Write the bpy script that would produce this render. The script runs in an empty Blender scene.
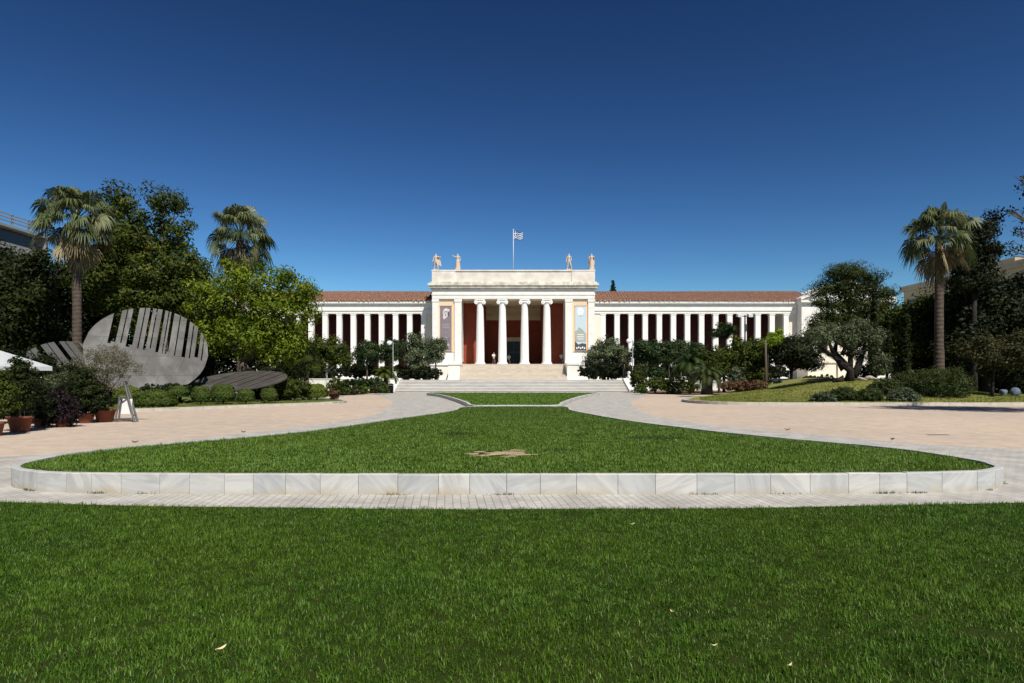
import bpy, math, random
import numpy as np
R = math.radians
random.seed(7)
rng = np.random.default_rng(11)
scene = bpy.context.scene
COL = scene.collection
SUN_EL, SUN_AZ = 51.0, 25.0          # sun behind the camera, 25 deg to the right

# ------------------------------------------------------------------ camera
CAM_H, FPX, HZ = 1.64, 640.0, 377.0
cd = bpy.data.cameras.new('camera')
cam = bpy.data.objects.new('camera', cd); COL.objects.link(cam)
cd.sensor_width = 36; cd.lens = FPX / 1024 * 36
cd.shift_y = (HZ - 341.5) / 1024
cd.clip_start = .1; cd.clip_end = 3000
cam.location = (0, 0, CAM_H); cam.rotation_euler = (R(90), 0, 0)
scene.camera = cam

# ------------------------------------------------------------------ world, sun, exposure
w = bpy.data.worlds.new('World'); scene.world = w; w.use_nodes = True
nt = w.node_tree; nt.nodes.clear()
sky = nt.nodes.new('ShaderNodeTexSky'); sky.sky_type = 'NISHITA'; sky.sun_disc = False
sky.sun_elevation = R(SUN_EL); sky.sun_rotation = R(180 - SUN_AZ)
sky.altitude = 0; sky.air_density = 1.0; sky.dust_density = 0.15; sky.ozone_density = 4.0
bg = nt.nodes.new('ShaderNodeBackground'); bg.inputs['Strength'].default_value = 0.90
wo = nt.nodes.new('ShaderNodeOutputWorld')
sk = nt.nodes.new('ShaderNodeVectorMath'); sk.operation = 'SCALE'; sk.inputs['Scale'].default_value = .115
gm = nt.nodes.new('ShaderNodeGamma'); gm.inputs[1].default_value = 2.0      # deep polarised blue
nt.links.new(sky.outputs[0], sk.inputs[0]); mn = nt.nodes.new('ShaderNodeVectorMath'); mn.operation = 'MINIMUM'; mn.inputs[1].default_value = (.95, 1.0, 1.05)   # tame the glare round the sun
nt.links.new(sk.outputs[0], mn.inputs[0]); nt.links.new(mn.outputs[0], gm.inputs[0]); tn = nt.nodes.new('ShaderNodeVectorMath'); tn.operation = 'MULTIPLY'; tn.inputs[1].default_value = (.95, 1.01, .88)
nt.links.new(gm.outputs[0], tn.inputs[0]); nt.links.new(tn.outputs[0], bg.inputs[0]); nt.links.new(bg.outputs[0], wo.inputs[0])
sl = bpy.data.lights.new('sun', 'SUN'); sl.energy = 5.0; sl.angle = R(.53); sl.color = (1, .95, .86)
so = bpy.data.objects.new('sun', sl); COL.objects.link(so)
so.rotation_euler = (R(90 - SUN_EL), 0, R(SUN_AZ)); so.location = (20, -30, 60)
vs = scene.view_settings
vs.view_transform = 'Standard'; vs.look = 'None'; vs.exposure = 0.42; vs.gamma = 1; vs.use_curve_mapping = False

# ------------------------------------------------------------------ materials
def mat(name, col, rough=.7, noise=None, bump=None, spec=.3, metal=0.0, trans=None, var=None, coord='Object'):
    """col base; noise=(scale, colour2, amount, detail); bump=(scale,strength);
    var=(dark,light) colours mixed by the per-leaf attribute 'var'; trans=translucency weight"""
    m = bpy.data.materials.new(name); m.use_nodes = True
    N = m.node_tree.nodes; L = m.node_tree.links
    b = N['Principled BSDF']
    b.inputs['Roughness'].default_value = rough
    b.inputs['Specular IOR Level'].default_value = spec
    b.inputs['Metallic'].default_value = metal
    b.inputs['Base Color'].default_value = (*col, 1)
    src = None
    tc = N.new('ShaderNodeTexCoord')
    if var:
        at = N.new('ShaderNodeAttribute'); at.attribute_name = 'var'
        cr = N.new('ShaderNodeValToRGB'); el = cr.color_ramp.elements
        el[0].color = (*var[0], 1); el[1].color = (*var[-1], 1)
        for k, c in enumerate(var[1:-1]):
            e = el.new((k + 1) / (len(var) - 1)); e.color = (*c, 1)
        L.new(at.outputs['Fac'], cr.inputs[0]); src = cr.outputs[0]
    if noise:
        nz = N.new('ShaderNodeTexNoise'); nz.inputs['Scale'].default_value = noise[0]
        nz.inputs['Detail'].default_value = noise[3] if len(noise) > 3 else 4
        L.new(tc.outputs[coord], nz.inputs['Vector'])
        rp = N.new('ShaderNodeValToRGB'); rp.color_ramp.elements[0].position = .35; rp.color_ramp.elements[1].position = .68
        L.new(nz.outputs['Fac'], rp.inputs[0])
        ml = N.new('ShaderNodeMath'); ml.operation = 'MULTIPLY'; ml.inputs[1].default_value = noise[2]
        L.new(rp.outputs[0], ml.inputs[0])
        mx = N.new('ShaderNodeMixRGB'); mx.inputs[1].default_value = (*col, 1); mx.inputs[2].default_value = (*noise[1], 1)
        if src: L.new(src, mx.inputs[1])
        L.new(ml.outputs[0], mx.inputs[0]); src = mx.outputs[0]
    if src: L.new(src, b.inputs['Base Color'])
    if bump:
        nb = N.new('ShaderNodeTexNoise'); nb.inputs['Scale'].default_value = bump[0]; nb.inputs['Detail'].default_value = 6
        L.new(tc.outputs[coord], nb.inputs['Vector'])
        bp = N.new('ShaderNodeBump'); bp.inputs['Strength'].default_value = bump[1]; bp.inputs['Distance'].default_value = .05
        L.new(nb.outputs['Fac'], bp.inputs['Height']); L.new(bp.outputs[0], b.inputs['Normal'])
    if trans:
        t = N.new('ShaderNodeBsdfTranslucent'); ms = N.new('ShaderNodeMixShader'); ms.inputs[0].default_value = trans
        if src: L.new(src, t.inputs[0])
        else: t.inputs[0].default_value = (*col, 1)
        L.new(b.outputs[0], ms.inputs[1]); L.new(t.outputs[0], ms.inputs[2])
        L.new(ms.outputs[0], N['Material Output'].inputs[0])
    return m

def leafmat(name, dark, mid, light, rough=.6, trans=.3, spec=.12):
    return mat(name, mid, rough=rough, spec=spec, trans=trans, var=(dark, mid, light))

M = {}
M['white'] = mat('white_painted_marble', (.69, .675, .63), .6, (1.2, (.56, .54, .49), .55, 9), (9, .15))
M['pillar'] = mat('white_pillar_marble', (.71, .70, .67), .6, (2.2, (.60, .59, .55), .5, 9), (12, .12))
M['eave'] = mat('mossy_eave_tile', (.46, .34, .24), .85, (9, (.25, .17, .12), .7))
M['cream'] = mat('cream_plaster', (.64, .58, .48), .8, (.9, (.66, .60, .50), .5))
M['attic'] = mat('weathered_cream_stone', (.66, .62, .55), .8, (.9, (.46, .41, .35), .7, 9), (8, .2))
M['cornice'] = mat('stained_cornice_stone', (.66, .62, .54), .8, (1.6, (.20, .17, .13), .65, 9), (8, .3))
M['peach'] = mat('peach_plaster', (.78, .50, .30), .85, (2, (.72, .47, .30), .5))
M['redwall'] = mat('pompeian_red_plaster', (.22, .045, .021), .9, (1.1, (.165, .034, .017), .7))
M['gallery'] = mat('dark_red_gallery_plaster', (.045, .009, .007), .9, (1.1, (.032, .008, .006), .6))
M['ceil'] = mat('beige_coffer_plaster', (.48, .38, .25), .85, (3, (.40, .32, .21), .5))
M['sandstep'] = mat('ochre_stair_stone', (.70, .64, .55), .8, (1.5, (.55, .48, .39), .7), (20, .2))
M['marblestep'] = mat('pale_marble_steps', (.66, .64, .60), .7, (.9, (.48, .46, .43), .7), (14, .2))
M['marbleriser'] = mat('grimy_shade_marble_riser', (.40, .385, .355), .8, (1.2, (.29, .275, .25), .7), (14, .2))  # grime plus the shadow line under each nosing, both painted into the colour
M['sandriser'] = mat('grimy_shade_ochre_riser', (.54, .47, .39), .85, (1.2, (.41, .35, .28), .7), (14, .2))  # ochre risers darkened likewise, for grime and painted nosing shadow
M['terrace'] = mat('terrace_paving', (.55, .53, .48), .8, (1.5, (.42, .40, .36), .5))
M['dark'] = mat('dark_interior', (.012, .011, .012), .4)
M['darkmetal'] = mat('dark_green_metal', (.03, .045, .045), .45, spec=.5)
M['black'] = mat('black_plastic', (.02, .02, .022), .5)
M['greymetal'] = mat('painted_grey_pole', (.30, .31, .31), .5, spec=.5)
M['boardmetal'] = mat('dull_dark_metal', (.10, .10, .098), .55, spec=.4)
M['lampglass'] = mat('white_lamp_globe', (.82, .83, .85), .25, spec=.5)
M['whiteplastic'] = mat('white_board', (.75, .75, .73), .5)
M['statue'] = mat('weathered_statue_stone', (.52, .43, .33), .85, (3, (.42, .30, .22), .6), (15, .3))
M['steel'] = mat('brushed_grey_steel', (.070, .069, .067), .6, (.8, (.108, .106, .102), .8, 8), (4, .06), spec=.35, metal=.2)
N = M['steel'].node_tree.nodes; L = M['steel'].node_tree.links; b = N['Principled BSDF']; prev = b.inputs['Base Color'].links[0].from_socket
tc = N.new('ShaderNodeTexCoord'); sp = N.new('ShaderNodeSeparateXYZ'); cb = N.new('ShaderNodeCombineXYZ'); L.new(tc.outputs['Generated'], sp.inputs[0]); L.new(sp.outputs['X'], cb.inputs[0]); L.new(sp.outputs['Z'], cb.inputs[1])
br = N.new('ShaderNodeTexBrick'); br.inputs['Scale'].default_value = 1; br.inputs['Brick Width'].default_value = .27; br.inputs['Row Height'].default_value = .215; br.inputs['Mortar Size'].default_value = .0022; br.inputs['Mortar Smooth'].default_value = 0
br.inputs['Color1'].default_value = (1, 1, 1, 1); br.inputs['Color2'].default_value = (.80, .80, .81, 1); br.inputs['Mortar'].default_value = (.45, .44, .42, 1); L.new(cb.outputs[0], br.inputs[0])
nz = N.new('ShaderNodeTexNoise'); nz.inputs['Scale'].default_value = 1; nz.inputs['Detail'].default_value = 10; mp = N.new('ShaderNodeMapping'); mp.inputs['Scale'].default_value = (9, 9, 1.2); L.new(tc.outputs['Generated'], mp.inputs[0]); L.new(mp.outputs[0], nz.inputs[0])
rp = N.new('ShaderNodeValToRGB'); rp.color_ramp.elements[0].position = .4; rp.color_ramp.elements[0].color = (.72, .70, .67, 1); rp.color_ramp.elements[1].position = .66; rp.color_ramp.elements[1].color = (1.25, 1.25, 1.24, 1); L.new(nz.outputs[0], rp.inputs[0])
mx = N.new('ShaderNodeMixRGB'); mx.blend_type = 'MULTIPLY'; mx.inputs[0].default_value = 1; m2 = N.new('ShaderNodeMixRGB'); m2.blend_type = 'MULTIPLY'; m2.inputs[0].default_value = 1
L.new(prev, mx.inputs[1]); L.new(br.outputs[0], mx.inputs[2]); L.new(mx.outputs[0], m2.inputs[1]); L.new(rp.outputs[0], m2.inputs[2]); L.new(m2.outputs[0], b.inputs['Base Color'])
M['darksteel'] = mat('weathered_dark_steel', (.05, .05, .047), .65, (1.3, (.03, .03, .028), .7), spec=.4, metal=.3)
M['bronze'] = mat('dull_brown_steel', (.055, .048, .042), .6, (1.3, (.10, .09, .08), .7), spec=.4, metal=.2)
M['terracotta'] = mat('terracotta_pot', (.17, .05, .026), .85, (5, (.12, .045, .028), .7), (30, .2))
M['soil'] = mat('dry_soil', (.13, .092, .06), .95, (1.5, (.20, .14, .09), .7), (18, .5))
M['bark'] = mat('grey_brown_bark', (.06, .045, .033), .9, (6, (.11, .085, .065), .7), (14, .8))
M['darkbark'] = mat('dark_olive_bark', (.012, .010, .008), .95, (6, (.030, .024, .019), .6), (12, .9))
M['limewash'] = mat('limewashed_bark', (.62, .60, .55), .9, (6, (.4, .36, .3), .6), (12, .5))
M['bedgrass'] = mat('dry_mown_grass', (.15, .165, .033), .95, (1.2, (.22, .19, .06), .8, 8), (45, .9))
M['leftgrass'] = mat('short_bed_grass', (.07, .105, .024), .95, (1.4, (.12, .12, .04), .7, 8), (45, .9))
M['kerbstone'] = mat('pale_kerb_stone', (.46, .42, .36), .85, (3, (.30, .27, .22), .6), (20, .3))
M['canvas'] = mat('white_canvas', (.33, .345, .35), .8, (2, (.6, .6, .6), .3))
M['lawnsoil'] = mat('lawn_thatch', (.014, .028, .004), 1, (9, (.035, .036, .010), .6, 6), spec=.05)
M['skin'] = mat('skin', (.42, .25, .17), .6)
M['hair'] = mat('dark_hair', (.02, .015, .012), .5)
M['shirtwhite'] = mat('white_cotton', (.75, .75, .75), .8)
M['shirtgrey'] = mat('pale_grey_cotton', (.42, .42, .45), .8)
M['cloth_dark'] = mat('dark_cotton', (.03, .03, .04), .8)
M['flagblue'] = mat('flag_blue', (.012, .035, .14), .7)
M['flagwhite'] = mat('flag_white', (.50, .53, .57), .7)
M['citywhite'] = mat('white_render', (.24, .24, .245), .8, (.5, (.19, .19, .19), .5))
M['citydark'] = mat('shaded_glass_strip', (.025, .027, .03), .2, spec=.5)
M['citycream'] = mat('cream_render', (.36, .31, .22), .85, (.5, (.31, .27, .19), .5))
M['mauve'] = mat('mauve_grey_print', (.19, .165, .18), .6, (1.5, (.15, .13, .145), .6))
M['printpale'] = mat('pale_pink_print', (.60, .53, .54), .6, (3, (.45, .38, .40), .7))
M['printgrey'] = mat('grey_print', (.32, .28, .30), .6)
M['printdark'] = mat('dark_print', (.06, .055, .065), .6)
M['printblue'] = mat('pale_blue_print', (.42, .53, .58), .6, (1.5, (.50, .56, .56), .6))
M['printolive'] = mat('olive_print', (.27, .30, .26), .6, (4, (.40, .42, .38), .7))
M['printwhite'] = mat('white_print', (.70, .73, .74), .6)
M['rock'] = mat('pale_rock', (.34, .30, .25), .9, (3, (.24, .2, .16), .6), (6, .5))
M['bluegrey'] = mat('blue_grey_cover', (.08, .11, .15), .7, (3, (.13, .16, .2), .6))
M['deadfrond'] = mat('dead_frond', (.2, .16, .08), .8, trans=.2, var=((.07, .055, .028), (.16, .13, .065), (.30, .25, .14)))
M['wood'] = mat('weathered_wood', (.085, .065, .05), .85, (5, (.1, .075, .05), .6))
M['deadleaf'] = mat('dark_dry_leaf', (.05, .032, .02), .85)
M['dryleaf'] = mat('dry_leaf', (.55, .42, .26), .8)

# roof tiles: courses and colour patches
m = mat('terracotta_roof_tiles', (.30, .125, .075), .85, (4.5, (.66, .40, .27), .85, 12), (14, .5)); M['tile'] = m
M['palmleaf'] = leafmat('fan_palm_leaf', (.022, .036, .010), (.075, .095, .034), (.22, .22, .12), .5, .2, .25)
M['darkleaf'] = leafmat('dark_evergreen_leaf', (.008, .014, .003), (.018, .028, .006), (.038, .047, .010), .6, .15)
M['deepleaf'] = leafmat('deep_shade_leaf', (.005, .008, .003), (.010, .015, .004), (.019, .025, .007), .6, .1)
M['midleaf'] = leafmat('mid_green_leaf', (.017, .029, .005), (.048, .066, .009), (.105, .115, .016), .6, .25)
M['brightleaf'] = leafmat('bright_mulberry_leaf', (.045, .080, .007), (.125, .175, .012), (.23, .26, .028), .5, .4)
M['limeleaf'] = leafmat('lime_vine_leaf', (.12, .20, .015), (.20, .29, .02), (.26, .33, .03), .5, .4)
M['oliveleaf'] = leafmat('olive_leaf', (.030, .044, .020), (.078, .098, .046), (.17, .19, .10), .6, .15)
M['dryolive'] = leafmat('dry_olive_leaf', (.05, .05, .025), (.12, .11, .062), (.21, .18, .11), .5, .2)
M['citrusleaf'] = leafmat('citrus_leaf', (.010, .022, .006), (.022, .042, .010), (.048, .070, .014), .5, .15, .2)
M['clipleaf'] = leafmat('clipped_shrub_leaf', (.030, .050, .010), (.062, .092, .016), (.11, .135, .026), .55, .2)
M['yellowclip'] = leafmat('yellowish_clipped_leaf', (.05, .075, .010), (.10, .13, .018), (.17, .18, .03), .55, .2)
M['juniper'] = leafmat('juniper_leaf', (.013, .024, .006), (.034, .050, .012), (.075, .088, .025), .6, .1)
M['greyjuniper'] = leafmat('grey_green_leaf', (.035, .050, .026), (.07, .09, .05), (.12, .14, .085), .6, .1)
M['pineleaf'] = leafmat('pine_needles', (.010, .020, .004), (.032, .046, .008), (.075, .088, .016), .6, .15)
M['purpleleaf'] = leafmat('purple_leaf', (.009, .006, .008), (.018, .010, .014), (.034, .018, .024), .5, .15)
M['rustleaf'] = leafmat('rusty_shrub_leaf', (.06, .03, .015), (.11, .06, .03), (.14, .10, .04), .6, .15)
M['brownleaf'] = leafmat('brownish_leaf', (.016, .018, .006), (.036, .037, .013), (.09, .08, .028), .6, .15)
M['grass'] = mat('grass_blade', (.07, .13, .02), .5, (.45, (.110, .170, .008), .38, 3), spec=.22, trans=.3,
                 var=((.010, .033, .003), (.044, .108, .007), (.105, .200, .016), (.25, .31, .11)))

# gravel forecourt
m = mat('pink_gravel', (.455, .37, .295), .95, (.16, (.39, .325, .27), .8, 8), (60, .25), spec=.1); M['gravel'] = m
N = m.node_tree.nodes; L = m.node_tree.links; b = N['Principled BSDF']
prev = b.inputs['Base Color'].links[0].from_socket
tc = N.new('ShaderNodeTexCoord'); nz = N.new('ShaderNodeTexNoise'); nz.inputs['Scale'].default_value = 2.4; nz.inputs['Detail'].default_value = 12; nz.inputs['Roughness'].default_value = .75
mp = N.new('ShaderNodeMapping'); mp.inputs['Scale'].default_value = (.8, .8, 1)
L.new(tc.outputs['Object'], mp.inputs[0]); L.new(mp.outputs[0], nz.inputs[0])
rp = N.new('ShaderNodeValToRGB'); rp.color_ramp.elements[0].position = .42; rp.color_ramp.elements[0].color = (.72, .70, .68, 1); rp.color_ramp.elements[1].position = .6; rp.color_ramp.elements[1].color = (1.05, 1.03, 1.0, 1)
mx = N.new('ShaderNodeMixRGB'); mx.blend_type = 'MULTIPLY'; mx.inputs[0].default_value = .55
L.new(nz.outputs[0], rp.inputs[0]); L.new(prev, mx.inputs[1]); L.new(rp.outputs[0], mx.inputs[2]); L.new(mx.outputs[0], b.inputs['Base Color'])

# grey pavers: thin bricks running away from the viewer
m = mat('grey_pavers', (.5, .48, .45), .85, spec=.2); M['paver'] = m
N = m.node_tree.nodes; L = m.node_tree.links; b = N['Principled BSDF']
tc = N.new('ShaderNodeTexCoord'); mp = N.new('ShaderNodeMapping'); mp.inputs['Rotation'].default_value = (0, 0, R(90 - 6))
br = N.new('ShaderNodeTexBrick'); br.inputs['Scale'].default_value = 1; br.inputs['Brick Width'].default_value = .21; br.inputs['Row Height'].default_value = .105
br.inputs['Mortar Size'].default_value = .007; br.inputs['Mortar Smooth'].default_value = .3
br.inputs['Color1'].default_value = (.405, .395, .375, 1); br.inputs['Color2'].default_value = (.35, .34, .325, 1); br.inputs['Mortar'].default_value = (.24, .225, .20, 1)
L.new(tc.outputs['Object'], mp.inputs[0]); L.new(mp.outputs[0], br.inputs[0])
nz = N.new('ShaderNodeTexNoise'); nz.inputs['Scale'].default_value = 1.7; nz.inputs['Detail'].default_value = 9; L.new(tc.outputs['Object'], nz.inputs[0])
rp = N.new('ShaderNodeValToRGB'); rp.color_ramp.elements[0].position = .35; rp.color_ramp.elements[0].color = (.74, .72, .68, 1); rp.color_ramp.elements[1].position = .65; rp.color_ramp.elements[1].color = (1.08, 1.06, 1.02, 1)
mx = N.new('ShaderNodeMixRGB'); mx.blend_type = 'MULTIPLY'; mx.inputs[0].default_value = .8
L.new(nz.outputs[0], rp.inputs[0]); L.new(br.outputs[0], mx.inputs[1]); L.new(rp.outputs[0], mx.inputs[2]); L.new(mx.outputs[0], b.inputs['Base Color'])
bp = N.new('ShaderNodeBump'); bp.inputs['Strength'].default_value = .5; bp.inputs['Distance'].default_value = .01; L.new(br.outputs['Fac'], bp.inputs['Height']); bp.invert = True
L.new(bp.outputs[0], b.inputs['Normal'])

# veined marble slabs, every slab with a tone and grain of its own (attribute var)
m = mat('veined_marble_slabs', (.6, .59, .56), .55, spec=.4); M['slab'] = m
N = m.node_tree.nodes; L = m.node_tree.links; b = N['Principled BSDF']
tc = N.new('ShaderNodeTexCoord'); at = N.new('ShaderNodeAttribute'); at.attribute_name = 'var'
cmb = N.new('ShaderNodeCombineXYZ'); k = N.new('ShaderNodeMath'); k.operation = 'MULTIPLY'; k.inputs[1].default_value = 40
L.new(at.outputs['Fac'], k.inputs[0]); [L.new(k.outputs[0], cmb.inputs[i]) for i in range(3)]
va = N.new('ShaderNodeVectorMath'); va.operation = 'ADD'; L.new(tc.outputs['Object'], va.inputs[0]); L.new(cmb.outputs[0], va.inputs[1])
rt = N.new('ShaderNodeVectorRotate'); rt.rotation_type = 'Y_AXIS'; k2 = N.new('ShaderNodeMath'); k2.operation = 'MULTIPLY'; k2.inputs[1].default_value = 23
L.new(at.outputs['Fac'], k2.inputs[0]); L.new(k2.outputs[0], rt.inputs['Angle']); L.new(va.outputs[0], rt.inputs['Vector'])
wv = N.new('ShaderNodeTexNoise'); wv.inputs['Scale'].default_value = 3.4; wv.inputs['Detail'].default_value = 11; wv.inputs['Roughness'].default_value = .62; wv.inputs['Distortion'].default_value = 1.4
sc = N.new('ShaderNodeVectorMath'); sc.operation = 'MULTIPLY'; sc.inputs[1].default_value = (1.6, 1.0, .32); L.new(rt.outputs[0], sc.inputs[0]); L.new(sc.outputs[0], wv.inputs['Vector'])
rp = N.new('ShaderNodeValToRGB'); e = rp.color_ramp.elements
e[0].position = .36; e[0].color = (.34, .34, .34, 1); e[1].position = .6; e[1].color = (.46, .455, .44, 1)
L.new(wv.outputs[0], rp.inputs[0])
mt = N.new('ShaderNodeMixRGB'); mt.blend_type = 'MULTIPLY'; mt.inputs[0].default_value = 1
r2 = N.new('ShaderNodeValToRGB'); e = r2.color_ramp.elements; e[0].color = (.88, .885, .89, 1); e[1].color = (1.07, 1.045, 1.0, 1)
L.new(at.outputs['Fac'], r2.inputs[0]); L.new(rp.outputs[0], mt.inputs[1]); L.new(r2.outputs[0], mt.inputs[2])
sx = N.new('ShaderNodeSeparateXYZ'); L.new(tc.outputs['Object'], sx.inputs[0])
nz = N.new('ShaderNodeTexNoise'); nz.inputs['Scale'].default_value = 2.2; nz.inputs['Detail'].default_value = 8; L.new(tc.outputs['Object'], nz.inputs[0])
ad = N.new('ShaderNodeMath'); ad.operation = 'MULTIPLY_ADD'; ad.inputs[1].default_value = -3.2; L.new(sx.outputs['Z'], ad.inputs[0]); L.new(nz.outputs[0], ad.inputs[2])
r3 = N.new('ShaderNodeValToRGB'); e = r3.color_ramp.elements; e[0].position = .2; e[0].color = (0, 0, 0, 1); e[1].position = .6; e[1].color = (.75, .75, .75, 1)
L.new(ad.outputs[0], r3.inputs[0])
ms = N.new('ShaderNodeMixRGB'); ms.inputs[2].default_value = (.36, .29, .18, 1)
L.new(r3.outputs[0], ms.inputs[0]); L.new(mt.outputs[0], ms.inputs[1]); L.new(ms.outputs[0], b.inputs['Base Color'])

# palm trunk: rings
m = mat('ringed_palm_bark', (.085, .062, .045), .9, (5, (.042, .032, .025), .8, 8), (10, .4)); M['palmbark'] = m
N = m.node_tree.nodes; L = m.node_tree.links; b = N['Principled BSDF']
tc = N.new('ShaderNodeTexCoord'); wv = N.new('ShaderNodeTexWave'); wv.bands_direction = 'Z'; wv.inputs['Scale'].default_value = 1.1; wv.inputs['Distortion'].default_value = 5; wv.inputs['Detail'].default_value = 4
L.new(tc.outputs['Object'], wv.inputs[0])
bp = N.new('ShaderNodeBump'); bp.inputs['Strength'].default_value = .35; bp.inputs['Distance'].default_value = .05; L.new(wv.outputs[0], bp.inputs['Height']); L.new(bp.outputs[0], b.inputs['Normal'])

# ------------------------------------------------------------------ helpers
def P(px, py, d):
    return ((px - 512) * d / FPX, d, CAM_H + (HZ - py) * d / FPX)

def wloc(o):
    x = np.zeros(3)
    while o is not None:
        x = x + np.array(o.location); o = o.parent
    return x

def link(name, me, parent=None, loc=None):
    o = bpy.data.objects.new(name, me); COL.objects.link(o)
    if loc is not None: o.location = loc
    if parent is not None: o.parent = parent
    return o

def tag(o, label, cat, group=None, kind=None):
    o['label'] = label; o['category'] = cat
    if group: o['group'] = group
    if kind: o['kind'] = kind
    return o

def thing(name, label, cat, loc=(0, 0, 0), group=None):
    o = link(name, None, None, loc)
    o.empty_display_size = .3
    return tag(o, label, cat, group)

def np_mesh(name, V, quads=None, tris=None, var=None, mats=(), smooth=False, matidx=None):
    me = bpy.data.meshes.new(name)
    V = np.asarray(V, np.float32)
    nq = 0 if quads is None else len(quads); nt_ = 0 if tris is None else len(tris)
    loops = []
    if nq: loops.append(np.asarray(quads, np.int32).ravel())
    if nt_: loops.append(np.asarray(tris, np.int32).ravel())
    loops = np.concatenate(loops)
    starts = np.concatenate([np.arange(nq) * 4, nq * 4 + np.arange(nt_) * 3]).astype(np.int32)
    me.vertices.add(len(V)); me.vertices.foreach_set('co', V.ravel())
    me.loops.add(len(loops)); me.loops.foreach_set('vertex_index', loops)
    me.polygons.add(nq + nt_); me.polygons.foreach_set('loop_start', starts)
    if var is not None:
        a = me.attributes.new('var', 'FLOAT', 'FACE'); a.data.foreach_set('value', np.asarray(var, np.float32))
    for m_ in mats: me.materials.append(m_)
    me.update(calc_edges=True); me.validate()
    if smooth: me.polygons.foreach_set('use_smooth', np.ones(nq + nt_, bool))
    return me

class MB:
    def __init__(s): s.v = []; s.f = []; s.var = []; s.mi = []
    def add(s, vs, fs, var=0.5, mi=0):
        o = len(s.v); s.v += [tuple(map(float, q)) for q in vs]
        for f in fs: s.f.append([o + i for i in f]); s.var.append(var); s.mi.append(mi)
        return s
    def box(s, x0, x1, y0, y1, z0, z1, var=.5, mi=0):
        vs = [(x0,y0,z0),(x1,y0,z0),(x1,y1,z0),(x0,y1,z0),(x0,y0,z1),(x1,y0,z1),(x1,y1,z1),(x0,y1,z1)]
        return s.add(vs, [(3,2,1,0),(4,5,6,7),(0,1,5,4),(1,2,6,5),(2,3,7,6),(3,0,4,7)], var, mi)
    def obox(s, c, ax, ay, az, var=.5, mi=0):
        c = np.array(c, float); ax, ay, az = (np.array(a, float) for a in (ax, ay, az))
        vs = [c + i*ax + j*ay + k*az for k in (-1, 1) for (i, j) in ((-1,-1),(1,-1),(1,1),(-1,1))]
        return s.add(vs, [(3,2,1,0),(4,5,6,7),(0,1,5,4),(1,2,6,5),(2,3,7,6),(3,0,4,7)], var, mi)
    def prism(s, poly, axis, a0, a1, mi=0, var=.5):
        """poly: list of 2D points; axis 'y': poly in xz extruded along y; 'z': poly in xy; 'x': poly in yz"""
        def p3(p, a): return {'y': (p[0], a, p[1]), 'z': (p[0], p[1], a), 'x': (a, p[0], p[1])}[axis]
        n = len(poly); vs = [p3(p, a0) for p in poly] + [p3(p, a1) for p in poly]
        return s.add(vs, [tuple(range(n)), tuple(range(2*n-1, n-1, -1))] + [(i, i+n, (i+1) % n + n, (i+1) % n) for i in range(n)], var, mi)
    def lathe(s, c, prof, n=16, mi=0, cap=True):
        vs = []; fs = []
        for r, z in prof:
            for k in range(n):
                a = 2*math.pi*k/n; vs.append((c[0] + r*math.cos(a), c[1] + r*math.sin(a), c[2] + z))
        for i in range(len(prof)-1):
            for k in range(n): fs.append((i*n+k, i*n+(k+1) % n, (i+1)*n+(k+1) % n, (i+1)*n+k))
        if cap: fs.append(tuple(range(n))[::-1]); fs.append(tuple((len(prof)-1)*n + k for k in range(n)))
        return s.add(vs, fs, .5, mi)
    def tube(s, pts, radii, n=8, mi=0):
        pts = [np.array(p, float) for p in pts]; vs = []; fs = []
        for i, p in enumerate(pts):
            t = pts[min(i+1, len(pts)-1)] - pts[max(i-1, 0)]; t /= np.linalg.norm(t) + 1e-9
            ref = np.array((1., 0, 0)) if abs(t[0]) < .9 else np.array((0, 1., 0))
            u = np.cross(t, ref); u /= np.linalg.norm(u); v = np.cross(t, u)
            for k in range(n):
                a = 2*math.pi*k/n; vs.append(p + radii[i]*(math.cos(a)*u + math.sin(a)*v))
        for i in range(len(pts)-1):
            for k in range(n): fs.append((i*n+k, (i+1)*n+k, (i+1)*n+(k+1) % n, i*n+(k+1) % n))
        fs.append(tuple(range(n))); fs.append(tuple((len(pts)-1)*n + k for k in range(n))[::-1])
        return s.add(vs, fs, .5, mi)
    def ball(s, c, r, n=14, m_=8, mi=0):
        rx, ry, rz = (r, r, r) if np.isscalar(r) else r
        vs = []; fs = []
        for i in range(m_+1):
            th = math.pi*i/m_
            for k in range(n):
                a = 2*math.pi*k/n; vs.append((c[0]+rx*math.sin(th)*math.cos(a), c[1]+ry*math.sin(th)*math.sin(a), c[2]-rz*math.cos(th)))
        for i in range(m_):
            for k in range(n): fs.append((i*n+k, i*n+(k+1) % n, (i+1)*n+(k+1) % n, (i+1)*n+k))
        return s.add(vs, fs, .5, mi)
    def build(s, name, material, parent=None, at=None, smooth=False):
        """world coordinates unless 'at' is given (then local round 'at')"""
        base = wloc(parent)
        V = np.array(s.v, float)
        if at is None: V = V - base; loc = (0, 0, 0)
        else: loc = np.array(at, float) - base
        me = bpy.data.meshes.new(name); me.from_pydata(V.tolist(), [], s.f)
        for m_ in (material if isinstance(material, (list, tuple)) else [material]): me.materials.append(m_)
        if any(s.mi): me.polygons.foreach_set('material_index', s.mi)
        a = me.attributes.new('var', 'FLOAT', 'FACE'); a.data.foreach_set('value', np.array(s.var, np.float32))
        if smooth:
            me.polygons.foreach_set('use_smooth', [len(p.vertices) <= 4 for p in me.polygons])
        me.update()
        return link(name, me, parent, loc)

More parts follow.
